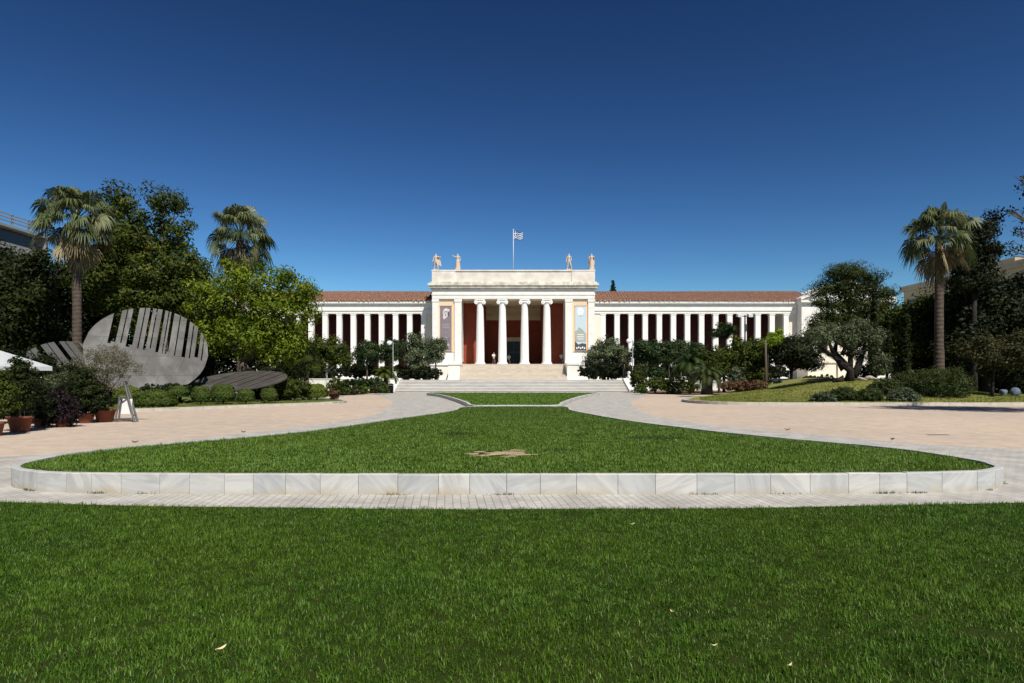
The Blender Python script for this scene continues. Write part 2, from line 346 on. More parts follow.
def solo(mb, name, material, origin, label, cat, group=None, kind=None, smooth=False):
    """a top-level mesh thing whose origin sits at its base"""
    V = np.array(mb.v) - np.array(origin); mb.v = V.tolist()
    o = mb.build(name, material, None, smooth=smooth); o.location = origin
    if kind: o['kind'] = kind
    if label: tag(o, label, cat, group)
    return o

def structure(o):
    o['kind'] = 'structure'; return o

def inpoly(poly, X, Y):
    poly = np.array(poly); ins = np.zeros(X.shape, bool); j = len(poly) - 1
    for i in range(len(poly)):
        xi, yi = poly[i]; xj, yj = poly[j]
        c = ((yi > Y) != (yj > Y)) & (X < (xj - xi) * (Y - yi) / (yj - yi + 1e-12) + xi)
        ins ^= c; j = i
    return ins

def smooth_closed(pts, n=8):
    pts = [np.array(p, float) for p in pts]; out = []; L_ = len(pts)
    for i in range(L_):
        p0, p1, p2, p3 = pts[i-1], pts[i], pts[(i+1) % L_], pts[(i+2) % L_]
        for k in range(n):
            t = k/n
            out.append(.5*((2*p1) + (-p0+p2)*t + (2*p0-5*p1+4*p2-p3)*t*t + (-p0+3*p1-3*p2+p3)*t**3))
    return out

def smooth_open(pts, n=8):
    pts = [np.array(p, float) for p in pts]; ext = [2*pts[0]-pts[1]] + pts + [2*pts[-1]-pts[-2]]; out = []
    for i in range(1, len(ext)-2):
        p0, p1, p2, p3 = ext[i-1:i+3]
        for k in range(n):
            t = k/n
            out.append(.5*((2*p1) + (-p0+p2)*t + (2*p0-5*p1+4*p2-p3)*t*t + (-p0+3*p1-3*p2+p3)*t**3))
    out.append(pts[-1]); return out

def offset(pts, d, closed=False):
    """offset a 2D polyline to its left by d"""
    out = []; n = len(pts)
    for i in range(n):
        a = pts[(i-1) % n] if (closed or i > 0) else pts[i]; b_ = pts[(i+1) % n] if (closed or i < n-1) else pts[i]
        t = np.array(b_) - np.array(a); t /= np.linalg.norm(t) + 1e-9
        out.append(np.array(pts[i]) + d*np.array((-t[1], t[0])))
    return out

def sheet(name, poly, z, material):
    mb = MB(); mb.add([(x, y, z) for x, y in poly], [tuple(range(len(poly)))])
    me = bpy.data.meshes.new(name)
    import bmesh
    bm = bmesh.new(); vs = [bm.verts.new((x, y, z)) for x, y in poly]; f = bm.faces.new(vs); f.normal_update()
    if f.normal.z < 0: f.normal_flip()
    bmesh.ops.triangulate(bm, faces=[f]); bm.to_mesh(me); bm.free(); me.materials.append(material)
    return structure(link(name, me))

# ------------------------------------------------------------------ ground, paving, lawns
mb = MB(); mb.add([(-900, -200, 0), (900, -200, 0), (900, 1800, 0), (-900, 1800, 0)], [(0, 1, 2, 3)])
structure(mb.build('ground', M['gravel']))
left = [(-14, -8), (-14, 11.6), (-10.6, 13.0), (-9.2, 14.8), (-8.3, 17.2), (-6.6, 22.3), (-6.0, 29), (-8.2, 43.7), (-13.2, 61.7), (-14.2, 69.9)]
right = [(14.2, 69.9), (13.4, 61.7), (8.2, 43.7), (6.0, 29), (6.7, 22.3), (8.9, 18.0), (9.9, 15.6), (12.2, 14.2), (16, 13.2), (16, -8)]
sheet('paved_path', [tuple(p) for p in smooth_open(left, 6)] + [tuple(p) for p in smooth_open(right, 6)], .004, M['paver'])

# foreground lawn: curved far edge
fore_edge = [(x, 7.80 + .010*x*x + .02*math.sin(x*1.7)) for x in np.linspace(15, -15, 40)]
fore_poly = [(-15, -12), (15, -12)] + fore_edge
sheet('lawn_ground', fore_poly, .03, M['lawnsoil'])

# raised island lawn
isl = [(-7.2, 9.36), (-6.45, 9.08), (-5, 8.95), (-2.5, 8.9), (0, 8.9), (2.5, 8.92), (5, 8.99), (6.5, 9.14), (7.15, 9.42),
       (7.53, 9.85), (7.65, 10.7), (7.45, 12.0), (6.75, 13.4), (5.95, 14.6), (4.95, 16.6), (3.6, 20.5), (2.55, 26), (2.25, 29.8),
       (-2.0, 29.8), (-2.5, 26), (-3.9, 21), (-5.2, 16.5), (-6.4, 14.3), (-7.4, 12.9), (-7.9, 11.6), (-7.85, 10.4), (-7.6, 9.72)]
isl_s = [tuple(p) for p in smooth_closed(isl, 5)]
ISL_Z = .285
def kerb_ring(mb, poly, th, z0, z1, slab, gap=.006):
    """marble slabs standing along a closed outline (poly counter-clockwise), with open joints"""
    pts = np.array(poly + [poly[0]]); seg = np.linalg.norm(np.diff(pts, axis=0), axis=1); s = np.concatenate([[0], np.cumsum(seg)])
    Lt = s[-1]; u = 0; rr = random.Random(3)
    inner = np.array(offset(poly, th, True)); inner = np.vstack([inner, inner[:1]])
    def at(arr, t): return np.array((np.interp(t, s, arr[:, 0]), np.interp(t, s, arr[:, 1])))
    while u < Lt - .05:
        l = slab*rr.uniform(.8, 1.2); e_ = min(u + l, Lt)
        ts = np.linspace(u + gap/2, e_ - gap/2, 4); var = rr.random(); zz = z1 + rr.uniform(-.004, .004)
        vs = []
        for t in ts:
            a = at(pts, t); b_ = at(inner, t)
            vs += [(a[0], a[1], z0), (a[0], a[1], zz-.008), (a[0]+(b_[0]-a[0])*.05, a[1]+(b_[1]-a[1])*.05, zz), (b_[0], b_[1], zz), (b_[0], b_[1], z0)]
        fs = []
        for i in range(3):
            for k in range(4): fs.append((i*5+k, i*5+5+k, i*5+6+k, i*5+k+1)[::-1])
        fs += [(0, 1, 2, 3, 4), (15, 16, 17, 18, 19)[::-1]]
        mb.add(vs, fs, var); u = e_
    return mb
mb = kerb_ring(MB(), isl_s, .11, -.02, ISL_Z, .49)
kerb = mb.build('marble_kerb', M['slab']); tag(kerb, 'low wall of veined pale marble slabs edging the big raised lawn', 'kerb')
isl_in = [tuple(p) for p in offset(isl_s, .09, True)]
sheet('island_lawn_ground', isl_in, ISL_Z - .03, M['lawnsoil'])
# far lawn: narrow near, wide at the steps
far = [(-2.0, 32.6), (0, 32.5), (2.3, 32.6), (2.9, 36), (4.2, 43), (6.2, 52), (7.9, 57.7), (6.4, 58.5), (0, 58.6), (-6.2, 58.5), (-7.7, 57.7), (-5.9, 52), (-3.9, 43), (-2.6, 36)]
far_s = [tuple(p) for p in smooth_closed(far, 5)]
FAR_Z = .22
mb = kerb_ring(MB(), far_s, .16, -.02, FAR_Z, 1.1)
fk = mb.build('marble_kerb', M['slab']); tag(fk, 'grey stone kerb curving round the small far lawn below the steps', 'kerb')
far_in = [tuple(p) for p in offset(far_s, .14, True)]
sheet('far_lawn_ground', far_in, FAR_Z - .03, M['lawnsoil'])

def patch_keep(X, Y, spots):
    k = np.ones(len(X))
    for (cx, cy, rx, ry) in spots:
        d_ = ((X-cx)/rx)**2 + ((Y-cy)/ry)**2 + .5*np.sin(X*9+cx)*np.sin(Y*8)
        k *= 1 - .93*np.clip((1.9 - d_)/1.6, 0, 1)
    return k

def grass(name, n, sampler, z, hmin, hmax, wid, label, spots=(), tuft=.11, tone=0.0):
    X, Y = sampler(n)
    gap = np.modf(np.abs(np.sin(np.floor((X+.02*np.sin(Y*31))/(tuft*.42))*91.7 + np.floor((Y+.02*np.sin(X*27))/(tuft*.42))*47.3)*9631.77))[0]
    k = patch_keep(X, Y, spots) * np.where(gap < .3, .3, 1); sel = rng.random(len(X)) < k; X, Y = X[sel], Y[sel]; n = len(X)
    # uneven sward: slow waves in height and tone
    wav = .5 + .5*np.sin(X*1.9 + 1.3*np.sin(Y*1.1)) * np.sin(Y*2.3 + np.sin(X*.8)); wav2 = .5 + .5*np.sin(X*5.1 + 2*np.sin(Y*3.7))*np.sin(Y*6.3 + X)
    h = rng.uniform(hmin, hmax, n) * (.75 + .25*wav + .25*wav2)
    wx = X + .03*np.sin(Y*23+X*7); wy = Y + .03*np.sin(X*19+Y*5)
    ix, iy = np.floor(wx/tuft), np.floor(wy/tuft)
    hs = lambda k: np.modf(np.abs(np.sin(ix*127.1 + iy*311.7 + k*74.7)*43758.5453))[0]
    az = hs(1)*2*np.pi + rng.normal(0, 1.7, n); lean = np.abs(.25 + .7*hs(2) + rng.normal(0, .6, n)).clip(0, 1.75)
    h = h*(.62 + .6*hs(3))
    wd = wid * rng.uniform(.6, 1.3, n) * np.where(callable(wid) if False else True, 1, 1)
    dx, dy = np.cos(az), np.sin(az); sx_, sy_ = -dy, dx
    tw = rng.uniform(-.8, .8, n); sx_, sy_ = np.cos(az+np.pi/2+tw), np.sin(az+np.pi/2+tw)
    base = np.stack([X, Y, (z(X, Y) if callable(z) else np.full(n, z)) - .005], 1); S = np.stack([sx_, sy_, np.zeros(n)], 1)*wd[:, None]/2
    mid = base + np.stack([dx*np.sin(lean*.5)*h*.55, dy*np.sin(lean*.5)*h*.55, np.cos(lean*.5)*h*.55], 1)
    tip = mid + np.stack([dx*np.sin(lean*1.15)*h*.5, dy*np.sin(lean*1.15)*h*.5, np.cos(lean*1.15)*h*.5], 1)
    V = np.empty((n, 5, 3), np.float32); V[:, 0] = base - S; V[:, 1] = base + S; V[:, 2] = mid + S*.85; V[:, 3] = mid - S*.85; V[:, 4] = tip
    i = np.arange(n)*5
    q = np.stack([i, i+1, i+2, i+3], 1); t = np.stack([i+3, i+2, i+4], 1)
    v = (rng.beta(2.2, 2.6, n)*.62 + .2*wav*rng.random(n)) + .26*(hs(5)-.5) + tone; v = np.where(rng.random(n) < .16, v + .26, v).clip(0, .8); v = np.where(rng.random(n) < .035, rng.uniform(.8, 1, n), v)
    me = np_mesh(name, V.reshape(-1, 3), q, t, np.concatenate([v, v]), [M['grass']])
    return tag(link(name, me), label, 'grass', kind='stuff')

fe_x = np.array([p[0] for p in fore_edge])[::-1]; fe_y = np.array([p[1] for p in fore_edge])[::-1]
def fore_sampler(n):
    out = [[], []]; got = 0
    while got < n:
        m_ = n*2; Y = 1.4 + (9.4-1.4)*rng.random(m_)**1.0; half = Y*.80 + 1.0
        X = (rng.random(m_)*2-1)*13
        keep = ((np.abs(X) < half) & (Y > 2.6) | (rng.random(m_) < .22)) & (Y < np.interp(X, fe_x, fe_y) + rng.normal(0, .018, m_)) & (rng.random(m_) < np.clip(5.2/Y, .5, 1))
        out[0].append(X[keep]); out[1].append(Y[keep]); got += keep.sum()
    return np.concatenate(out[0])[:n], np.concatenate(out[1])[:n]
def poly_sampler(poly, fall):
    pa = np.array(poly); x0, y0 = pa.min(0); x1, y1 = pa.max(0)
    def f(n):
        out = [[], []]; got = 0
        while got < n:
            X = rng.uniform(x0, x1, n); Y = rng.uniform(y0, y1, n)
            keep = inpoly(poly, X, Y) & (rng.random(n) < np.clip((fall/Y)**1.7, .03, 1))
            out[0].append(X[keep]); out[1].append(Y[keep]); got += keep.sum()
        return np.concatenate(out[0])[:n], np.concatenate(out[1])[:n]
    return f
bare = [(-.2, 11.5, .5, .42), (-.45, 11.35, .3, .25), (1.0, 12.0, .35, .2), (-1.3, 15.5, .5, .5), (3.3, 14.5, .7, .5)]
grass('foreground_grass', 720000, fore_sampler, .03, .020, .054, .0046, 'mown green grass of the big lawn in the foreground', [(2.95, 3.98, .16, .09)])
grass('island_grass', 260000, poly_sampler(isl_in, 11.0), ISL_Z-.03, .03, .06, .009, 'green grass filling the raised lawn inside the marble kerb', bare, .14, .30)
grass('far_grass', 40000, poly_sampler(far_in, 40.0), FAR_Z-.03, .05, .10, .028, 'green grass of the small far lawn before the steps', (), .3, .30)
# bare earth showing through
def blotch(name, c, rx, ry, z):
    pts = []
    for k in range(28):
        a = 2*math.pi*k/28; r = 1 + .22*math.sin(3*a+c[0]) + .12*math.sin(7*a)
        pts.append((c[0]+rx*r*math.cos(a), c[1]+ry*r*math.sin(a)))
    return sheet(name, pts, z, M['bare'])
M['bare'] = mat('bare_straw_earth', (.44, .34, .22), .95, (6, (.28, .22, .12), .7), (40, .6))
mb = MB()
for q in range(46):
    cx_, cy_ = -.22 + rng.normal(0, .26), 11.48 + rng.normal(0, .20); r_ = rng.uniform(.03, .13); n_ = 9; z_ = ISL_Z - .024 + .0003*q
    mb.add([(cx_ + r_*1.3*(1+.3*math.sin(3*t+q))*math.cos(t), cy_ + r_*(1+.3*math.sin(2*t+q))*math.sin(t), z_) for t in np.linspace(0, 2*math.pi, n_, endpoint=False)], [tuple(range(n_))])
structure(mb.build('soil', M['bare']))
# weeds rooted in the joint at the foot of the kerb
def weed_sampler(n):
    pa = np.array([p for p in isl_s]); nx = []; ny = []
    cl = rng.integers(0, len(pa), 60)
    for c in cl:
        p0, p1 = pa[c], pa[(c+1) % len(pa)]; m_ = rng.integers(20, 90); t = rng.normal(rng.random(), .22, m_)
        d_ = (p1-p0)/np.linalg.norm(p1-p0); off = np.abs(rng.normal(.012, .02, m_))
        nx.append(p0[0]+(p1[0]-p0[0])*t + d_[1]*off); ny.append(p0[1]+(p1[1]-p0[1])*t - d_[0]*off)
    return np.concatenate(nx), np.concatenate(ny)
M['weed'] = mat('dry_weed_blade', (.15, .14, .05), .7, spec=.1, trans=.2, var=((.05, .06, .012), (.12, .12, .03), (.20, .17, .07), (.30, .25, .12)))
o = grass('weeds', 100, weed_sampler, .006, .012, .05, .008, 'small dry weeds in the joint at the foot of the marble kerb', tuft=.05); o.data.materials[0] = M['weed']

# planted beds
def gz(x, y):
    if y > 73.7: return 1.29
    if x > 10.5 and 36.8 < y < 57:
        t = min(max((y-37)/12.0, 0), 1); t = t*t*(3-2*t)
        return .13 + 1.42*t*math.exp(-((x-26.5)/6.8)**2)
    if x < -10: return .12
    return .1 if x > 12 and y > 57 else 0
lb = [(-40, 20.5), (-26, 25.0), (-17.9, 30), (-15.7, 32.3), (-11.2, 38.1), (-10.5, 39.6), (-10.6, 41), (-12.0, 43.8), (-15.2, 49), (-16.0, 56), (-14.2, 60), (-14, 73.4)]
lb_s = [tuple(p) for p in smooth_open(lb, 5)]
sheet('planting_bed', lb_s + [(-140, 73.4), (-140, 20.5)], .11, M['leftgrass'])
sheet('planting_bed', [(14, 73.4), (13.2, 61.5), (18, 58.5), (30, 58), (140, 58), (140, 73.4)], .1, M['soil'])
def kerb_line(pts, th, z0, z1, label, slab=1.2):
    mb = MB(); pts = np.array(pts); seg = np.linalg.norm(np.diff(pts, axis=0), axis=1); s = np.concatenate([[0], np.cumsum(seg)])
    inn = np.array(offset([tuple(p) for p in pts], th)); u = 0
    def at(a, t): return np.array((np.interp(t, s, a[:, 0]), np.interp(t, s, a[:, 1])))
    while u < s[-1]-.1:
        e_ = min(u+slab, s[-1]); ts = np.linspace(u+.006, e_-.006, 3); vs = []; zz = z1 + random.uniform(-.008, .008)
        for t in ts:
            a, b_ = at(pts, t), at(inn, t); vs += [(*a, z0), (*a, zz), (*b_, zz), (*b_, z0)]
        fs = [(i*4+k, i*4+k+1, i*4+5+k, i*4+4+k) for i in range(2) for k in range(3)] + [(0, 3, 2, 1), (8, 9, 10, 11)]
        mb.add(vs, fs, random.random()); u = e_
    o = mb.build('stone_kerb', M['kerbstone']); return tag(o, label, 'kerb')
kerb_line(lb_s[:46], .2, -.02, .15, 'pale stone kerb along the left bed of clipped bushes')
rk = [(60, 36.6), (45, 36.7), (30, 36.9), (20, 36.9), (14, 37.3), (11.9, 38.6), (11.2, 41.0), (11.7, 44), (13.4, 47.5), (17, 51)]
rk_s = [tuple(p) for p in smooth_open(rk, 6)]
kerb_line(rk_s, -.22, -.02, .17, 'buff stone kerb bounding the grassy mound on the right')
# mound
fx = np.array([p[0] for p in rk_s[:25]])[::-1]; fy = np.array([p[1] for p in rk_s[:25]])[::-1]
xs = np.linspace(11.6, 60, 90); V = []; F = []; NY = 40
for x in xs:
    y0 = np.interp(x, [11.6, 12.2, 13, 14, 20, 60], [41.5, 39.2, 38.0, 37.5, 37.1, 36.8]); y1 = np.interp(x, [11.6, 13.4, 17, 20, 60], [42.5, 47, 51, 56, 57.0])
    for k in range(NY):
        y = y0 + (y1-y0)*k/(NY-1); V.append((x, y, gz(x, y) + .015*math.sin(x*1.3)*math.sin(y*1.7)))
for i in range(len(xs)-1):
    for k in range(NY-1): F.append((i*NY+k, (i+1)*NY+k, (i+1)*NY+k+1, i*NY+k+1))
structure(link('grass_mound', np_mesh('grass_mound', V, F, mats=[M['bedgrass']], smooth=True)))
M['drygrass'] = mat('dry_grass_blade', (.17, .17, .04), .6, spec=.1, trans=.25, var=((.07, .10, .012), (.14, .17, .027), (.20, .205, .048), (.32, .28, .12)))
gzv = np.vectorize(gz)
mound_poly = [(12.2, 41.6), (12.6, 39.4), (14, 38.0), (20, 37.4), (36, 37.2), (36, 52), (17.5, 50.5), (13.8, 47)]
o = grass('mound_grass', 70000, poly_sampler(mound_poly, 45.0), lambda x, y: gzv(x, y), .035, .08, .035, 'dry mown grass on the mound at the right', tuft=.35)
o.data.materials[0] = M['drygrass']
strip = [(-26, 25.4), (-17.9, 30.4), (-15.8, 32.7), (-11.5, 38.3), (-11.0, 39.8), (-14, 40.5), (-20, 36), (-28, 30)]
o = grass('bed_grass', 26000, poly_sampler(strip, 40.0), .11, .03, .07, .028, 'short dry grass strip in the left bed behind the kerb', tuft=.3)
o.data.materials[0] = M['drygrass']
# strip of dry earth under the olive on the mound
V = []; F = []; nx = 30
for i in range(nx):
    x = 23.4 + 7.0*i/(nx-1)
    yc = 47.2 + .3*math.sin(x*1.9) + .35*abs(x-26.5)
    for k in range(8):
        y = yc + (k/7.0)*3.5; V.append((x, y, gz(x, y) + .03 + .02*math.sin(x*3+y*2)))
for i in range(nx-1):
    for k in range(7): F.append((i*8+k, (i+1)*8+k, (i+1)*8+k+1, i*8+k+1))
structure(link('soil', np_mesh('soil', V, F, mats=[M['soil']], smooth=True)))
# terrace the museum stands on (its front is the retaining wall)
mb = MB(); mb.box(-120, -14.3, 73.8, 170, -.1, 1.29); mb.box(-14.3, 14.3, 74.2, 170, -.1, 1.288); mb.box(14.3, 120, 73.8, 170, -.1, 1.29)
structure(mb.build('terrace', M['terrace']))
for sx_ in (-1, 1):
    mb = MB(); xa, xb = sorted((sx_*14.35, sx_*60)); mb.box(xa, xb, 73.45, 73.8, 0, 1.36); mb.box(xa, xb, 73.40, 73.85, 1.36, 1.46)
    o = mb.build('parapet_wall', M['white'])
    tag(o, ('low white parapet wall behind the shrubs left of the lower steps' if sx_ < 0 else 'low white parapet wall behind the shrubs right of the lower steps'), 'wall')

# lower stairway
st = thing('garden_stairs', 'wide low flight of pale marble steps at the end of the far lawn', 'stairs', (0, 70, 0))
mb = MB()
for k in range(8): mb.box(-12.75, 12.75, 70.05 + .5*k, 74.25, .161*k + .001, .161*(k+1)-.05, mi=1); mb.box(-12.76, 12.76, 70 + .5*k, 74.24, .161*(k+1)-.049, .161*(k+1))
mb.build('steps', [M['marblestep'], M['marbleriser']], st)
for s_ in (-1, 1):
    mb = MB(); xa, xb = sorted((s_*12.78, s_*14.2))
    mb.prism([(69.6, -.02), (69.6, .28), (70.3, .42), (73.6, 1.5), (74.4, 1.5), (74.4, -.02)], 'x', xa, xb)
    mb.build('cheek_wall', M['white'], st)
    mb = MB(); mb.lathe((s_*13.5, 74.0, 1.5), [(.3, 0), (.3, .12), (.16, .2), (.16, .5), (.24, .58), (.2, .72), (.05, .8)], 12); mb.build('finial', M['white'], st, smooth=True)

# ------------------------------------------------------------------ museum
CX = .2
mu = thing('museum', 'long white neoclassical museum with a four column portico and red tiled wings', 'museum', (CX, 90, 0))
FL = 3.43
def X(v): return CX + v
# podium and plinths
mb = MB(); mb.box(X(-11.6), X(11.6), 89.3, 96, 1.28, FL-.15); mb.box(X(-11.75), X(11.75), 89.15, 96.1, FL-.15, FL)
mb.box(X(-7.3), X(7.3), 96.1, 112, 1.28, FL); mb.build('podium', M['white'], mu)
mb = MB()
for s_ in (-1, 1):
    mb = MB(); xa, xb = sorted((X(s_*7.32), X(s_*11.3))); mb.box(xa, xb, 90.15, 96.2, FL+.001, 12.62)
    xa, xb = sorted((X(s_*7.32), X(s_*11.4))); mb.box(xa, xb, 90.0, 96.0, FL+.001, FL+.38)
    mb.build('facade_wall', M['white'], mu)
for s_ in (-1, 1):
    for (a, b_) in ((7.3, 8.28), (10.5, 11.4)):
        mb = MB(); xa, xb = sorted((X(s_*a), X(s_*b_))); mb.box(xa, xb, 89.92, 90.6, FL+.38, 12.2); mb.box(xa-.05, xb+.05, 89.86, 90.6, 12.2, 12.61); mb.box(xa-.06, xb+.06, 89.84, 90.6, FL+.003, FL+.42)
        mb.build('pilaster', M['white'], mu)
    mb = MB(); xa, xb = sorted((X(s_*8.29), X(s_*10.49))); mb.box(xa, xb, 90.09, 90.2, 5.15, 12.25); mb.build('wall_panel', M['peach'], mu)
# columns
def column(px):
    c = np.array((px, 90.45, FL))
    H = 12.62 - FL
    mb = MB(); pr = []
    for k in range(13):
        t = k/12; r = .60 - .15*t**1.6; pr.append((r, .32 + (H-.32-.62)*t))
    # fluted shaft
    n = 48; vs = []; fs = []
    for r, z in pr:
        for k in range(n):
            a = 2*math.pi*k/n; rr = r*(1 - (.035 if k % 2 else 0)); vs.append((rr*math.cos(a), rr*math.sin(a), z))
    for i in range(len(pr)-1):
        for k in range(n): fs.append((i*n+k, i*n+(k+1) % n, (i+1)*n+(k+1) % n, (i+1)*n+k))
    mb.add(vs, fs)
    col = mb.build('column', M['pillar'], mu, at=c)
    mb = MB(); mb.lathe((0, 0, 0), [(.78, 0), (.80, .06), (.78, .12), (.68, .16), (.68, .2), (.72, .26), (.62, .33)], 24); mb.build('column_base', M['pillar'], col, at=c, smooth=True)
    mb = MB(); z = H - .62
    mb.lathe((0, 0, z), [(.46, 0), (.52, .06), (.6, .16), (.55, .26)], 24)
    for s_ in (-1, 1):
        mb.prism([(s_*.55 + .27*math.cos(2*math.pi*k/20), z + .17 + .27*math.sin(2*math.pi*k/20)) for k in range(20)], 'y', -.55, .55)
        mb.prism([(s_*.55 + .09*math.cos(2*math.pi*k/12), z + .17 + .09*math.sin(2*math.pi*k/12)) for k in range(12)], 'y', -.6, .6)
    mb.box(-.56, .56, -.5, .5, z+.28, z+.43); mb.box(-.72, .72, -.58, .58, z+.44, z+.612)
    mb.build('capital', M['pillar'], col, at=c)
for px in (480.1, 502.4, 524.6, 546.8): column((px-512)*90.45/640)
# entablature, cornice, attic
mb = MB(); mb.box(X(-11.42), X(11.42), 89.84, 92.0, 12.622, 13.15); mb.box(X(-11.5), X(11.5), 89.78, 96.2, 13.15, 13.32); mb.box(X(-11.4), X(11.4), 89.86, 96.2, 13.32, 13.95)
mb.build('entablature', M['white'], mu)
mb = MB()
mb.box(X(-11.55), X(11.55), 89.72, 96.3, 13.95, 14.15); mb.box(X(-11.8), X(11.8), 89.46, 96.5, 14.15, 14.45); mb.box(X(-11.95), X(11.95), 89.3, 96.6, 14.45, 14.75); mb.box(X(-11.7), X(11.7), 89.55, 96.4, 14.75, 14.98)
mb.build('cornice', M['cornice'], mu)
mb = MB(); mb.box(X(-11.4), X(11.4), 89.9, 96.2, 14.98, 16.45)
for (a, b_) in ((-11.4, -8.2), (8.2, 11.4)): mb.box(X(a)-.04, X(b_)+.04, 89.8, 91.5, 14.981, 16.449)
mb.box(X(-11.5), X(11.5), 89.78, 96.3, 16.5, 16.68); mb.box(X(-11.38), X(11.38), 89.88, 96.2, 16.451, 16.499); mb.build('attic_parapet', M['attic'], mu)
# portico interior
mb = MB(); mb.box(X(-7.31), X(7.31), 92.0, 98.2, 12.60, 13.14); mb.box(X(-4.9), X(4.9), 98.2, 104, 12.6, 13.14)
for k in range(5): mb.box(X(-7.3), X(7.3), 92.6+.9*k, 92.85+.9*k, 12.45, 12.599)
mb.build('ceiling', M['ceil'], mu)
mb = MB()
for s_ in (-1, 1):
    xa, xb = sorted((X(s_*4.3), X(s_*7.32))); mb.box(xa, xb, 94.0, 94.6, FL, 12.6)
    xa, xb = sorted((X(s_*4.3), X(s_*4.9))); mb.box(xa, xb, 94.6, 102, FL, 12.6)
xl, xr = X(-1.02), X(1.08)
mb.box(X(-4.3), xl-.25, 102, 102.5, FL, 10.66); mb.box(xr+.25, X(4.3), 102, 102.5, FL, 10.66); mb.box(xl-.25, xr+.25, 102, 102.5, 7.95, 10.66)
mb.build('portico_wall', M['redwall'], mu)
mb = MB(); mb.box(X(-4.299), X(4.299), 101.6, 102.5, 10.66, 11.15); mb.box(X(-4.299), X(4.299), 101.5, 102.5, 11.15, 11.4); mb.box(X(-4.299), X(4.299), 101.7, 102.5, 11.4, 12.0); mb.box(X(-4.299), X(4.299), 101.4, 102.5, 12.0, 12.59)
mb.build('inner_entablature', M['ceil'], mu)
dr = MB(); dr.box(xl-.25, xl, 101.9, 102.5, FL, 7.95); dr.box(xr, xr+.25, 101.9, 102.5, FL, 7.95); dr.box(xl-.25, xr+.25, 101.85, 102.5, 7.3, 7.949)
df = dr.build('door_frame', M['ceil'], mu)
mb = MB(); mb.box(xl, xr, 102.3, 102.4, FL, 7.3); mb.build('glass_door', M['dark'], df)
mb = MB(); mb.box(xl, xr, 102.2, 102.28, 5.55, 5.68); mb.box((xl+xr)/2-.04, (xl+xr)/2+.04, 102.2, 102.28, FL, 7.29); mb.build('transom_bar', M['darkmetal'], df)
# upper stairs and pedestals
mb = MB(); n = 13
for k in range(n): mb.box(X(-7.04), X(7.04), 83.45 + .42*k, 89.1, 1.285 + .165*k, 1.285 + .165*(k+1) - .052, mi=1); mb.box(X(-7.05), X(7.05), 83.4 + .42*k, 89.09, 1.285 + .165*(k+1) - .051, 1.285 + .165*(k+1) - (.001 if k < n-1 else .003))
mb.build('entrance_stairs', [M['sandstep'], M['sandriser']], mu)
for s_ in (-1, 1):
    mb = MB(); xa, xb = sorted((X(s_*7.06), X(s_*8.6))); mb.box(xa, xb, 84.2, 89.04, 1.285, 3.25); mb.box(xa-.08, xb+.08, 84.1, 89.03, 3.25, 3.5); mb.box(xa-.08, xb+.08, 84.1, 89.03, 1.285, 1.6)
    mb.build('stair_pedestal', M['white'], mu)
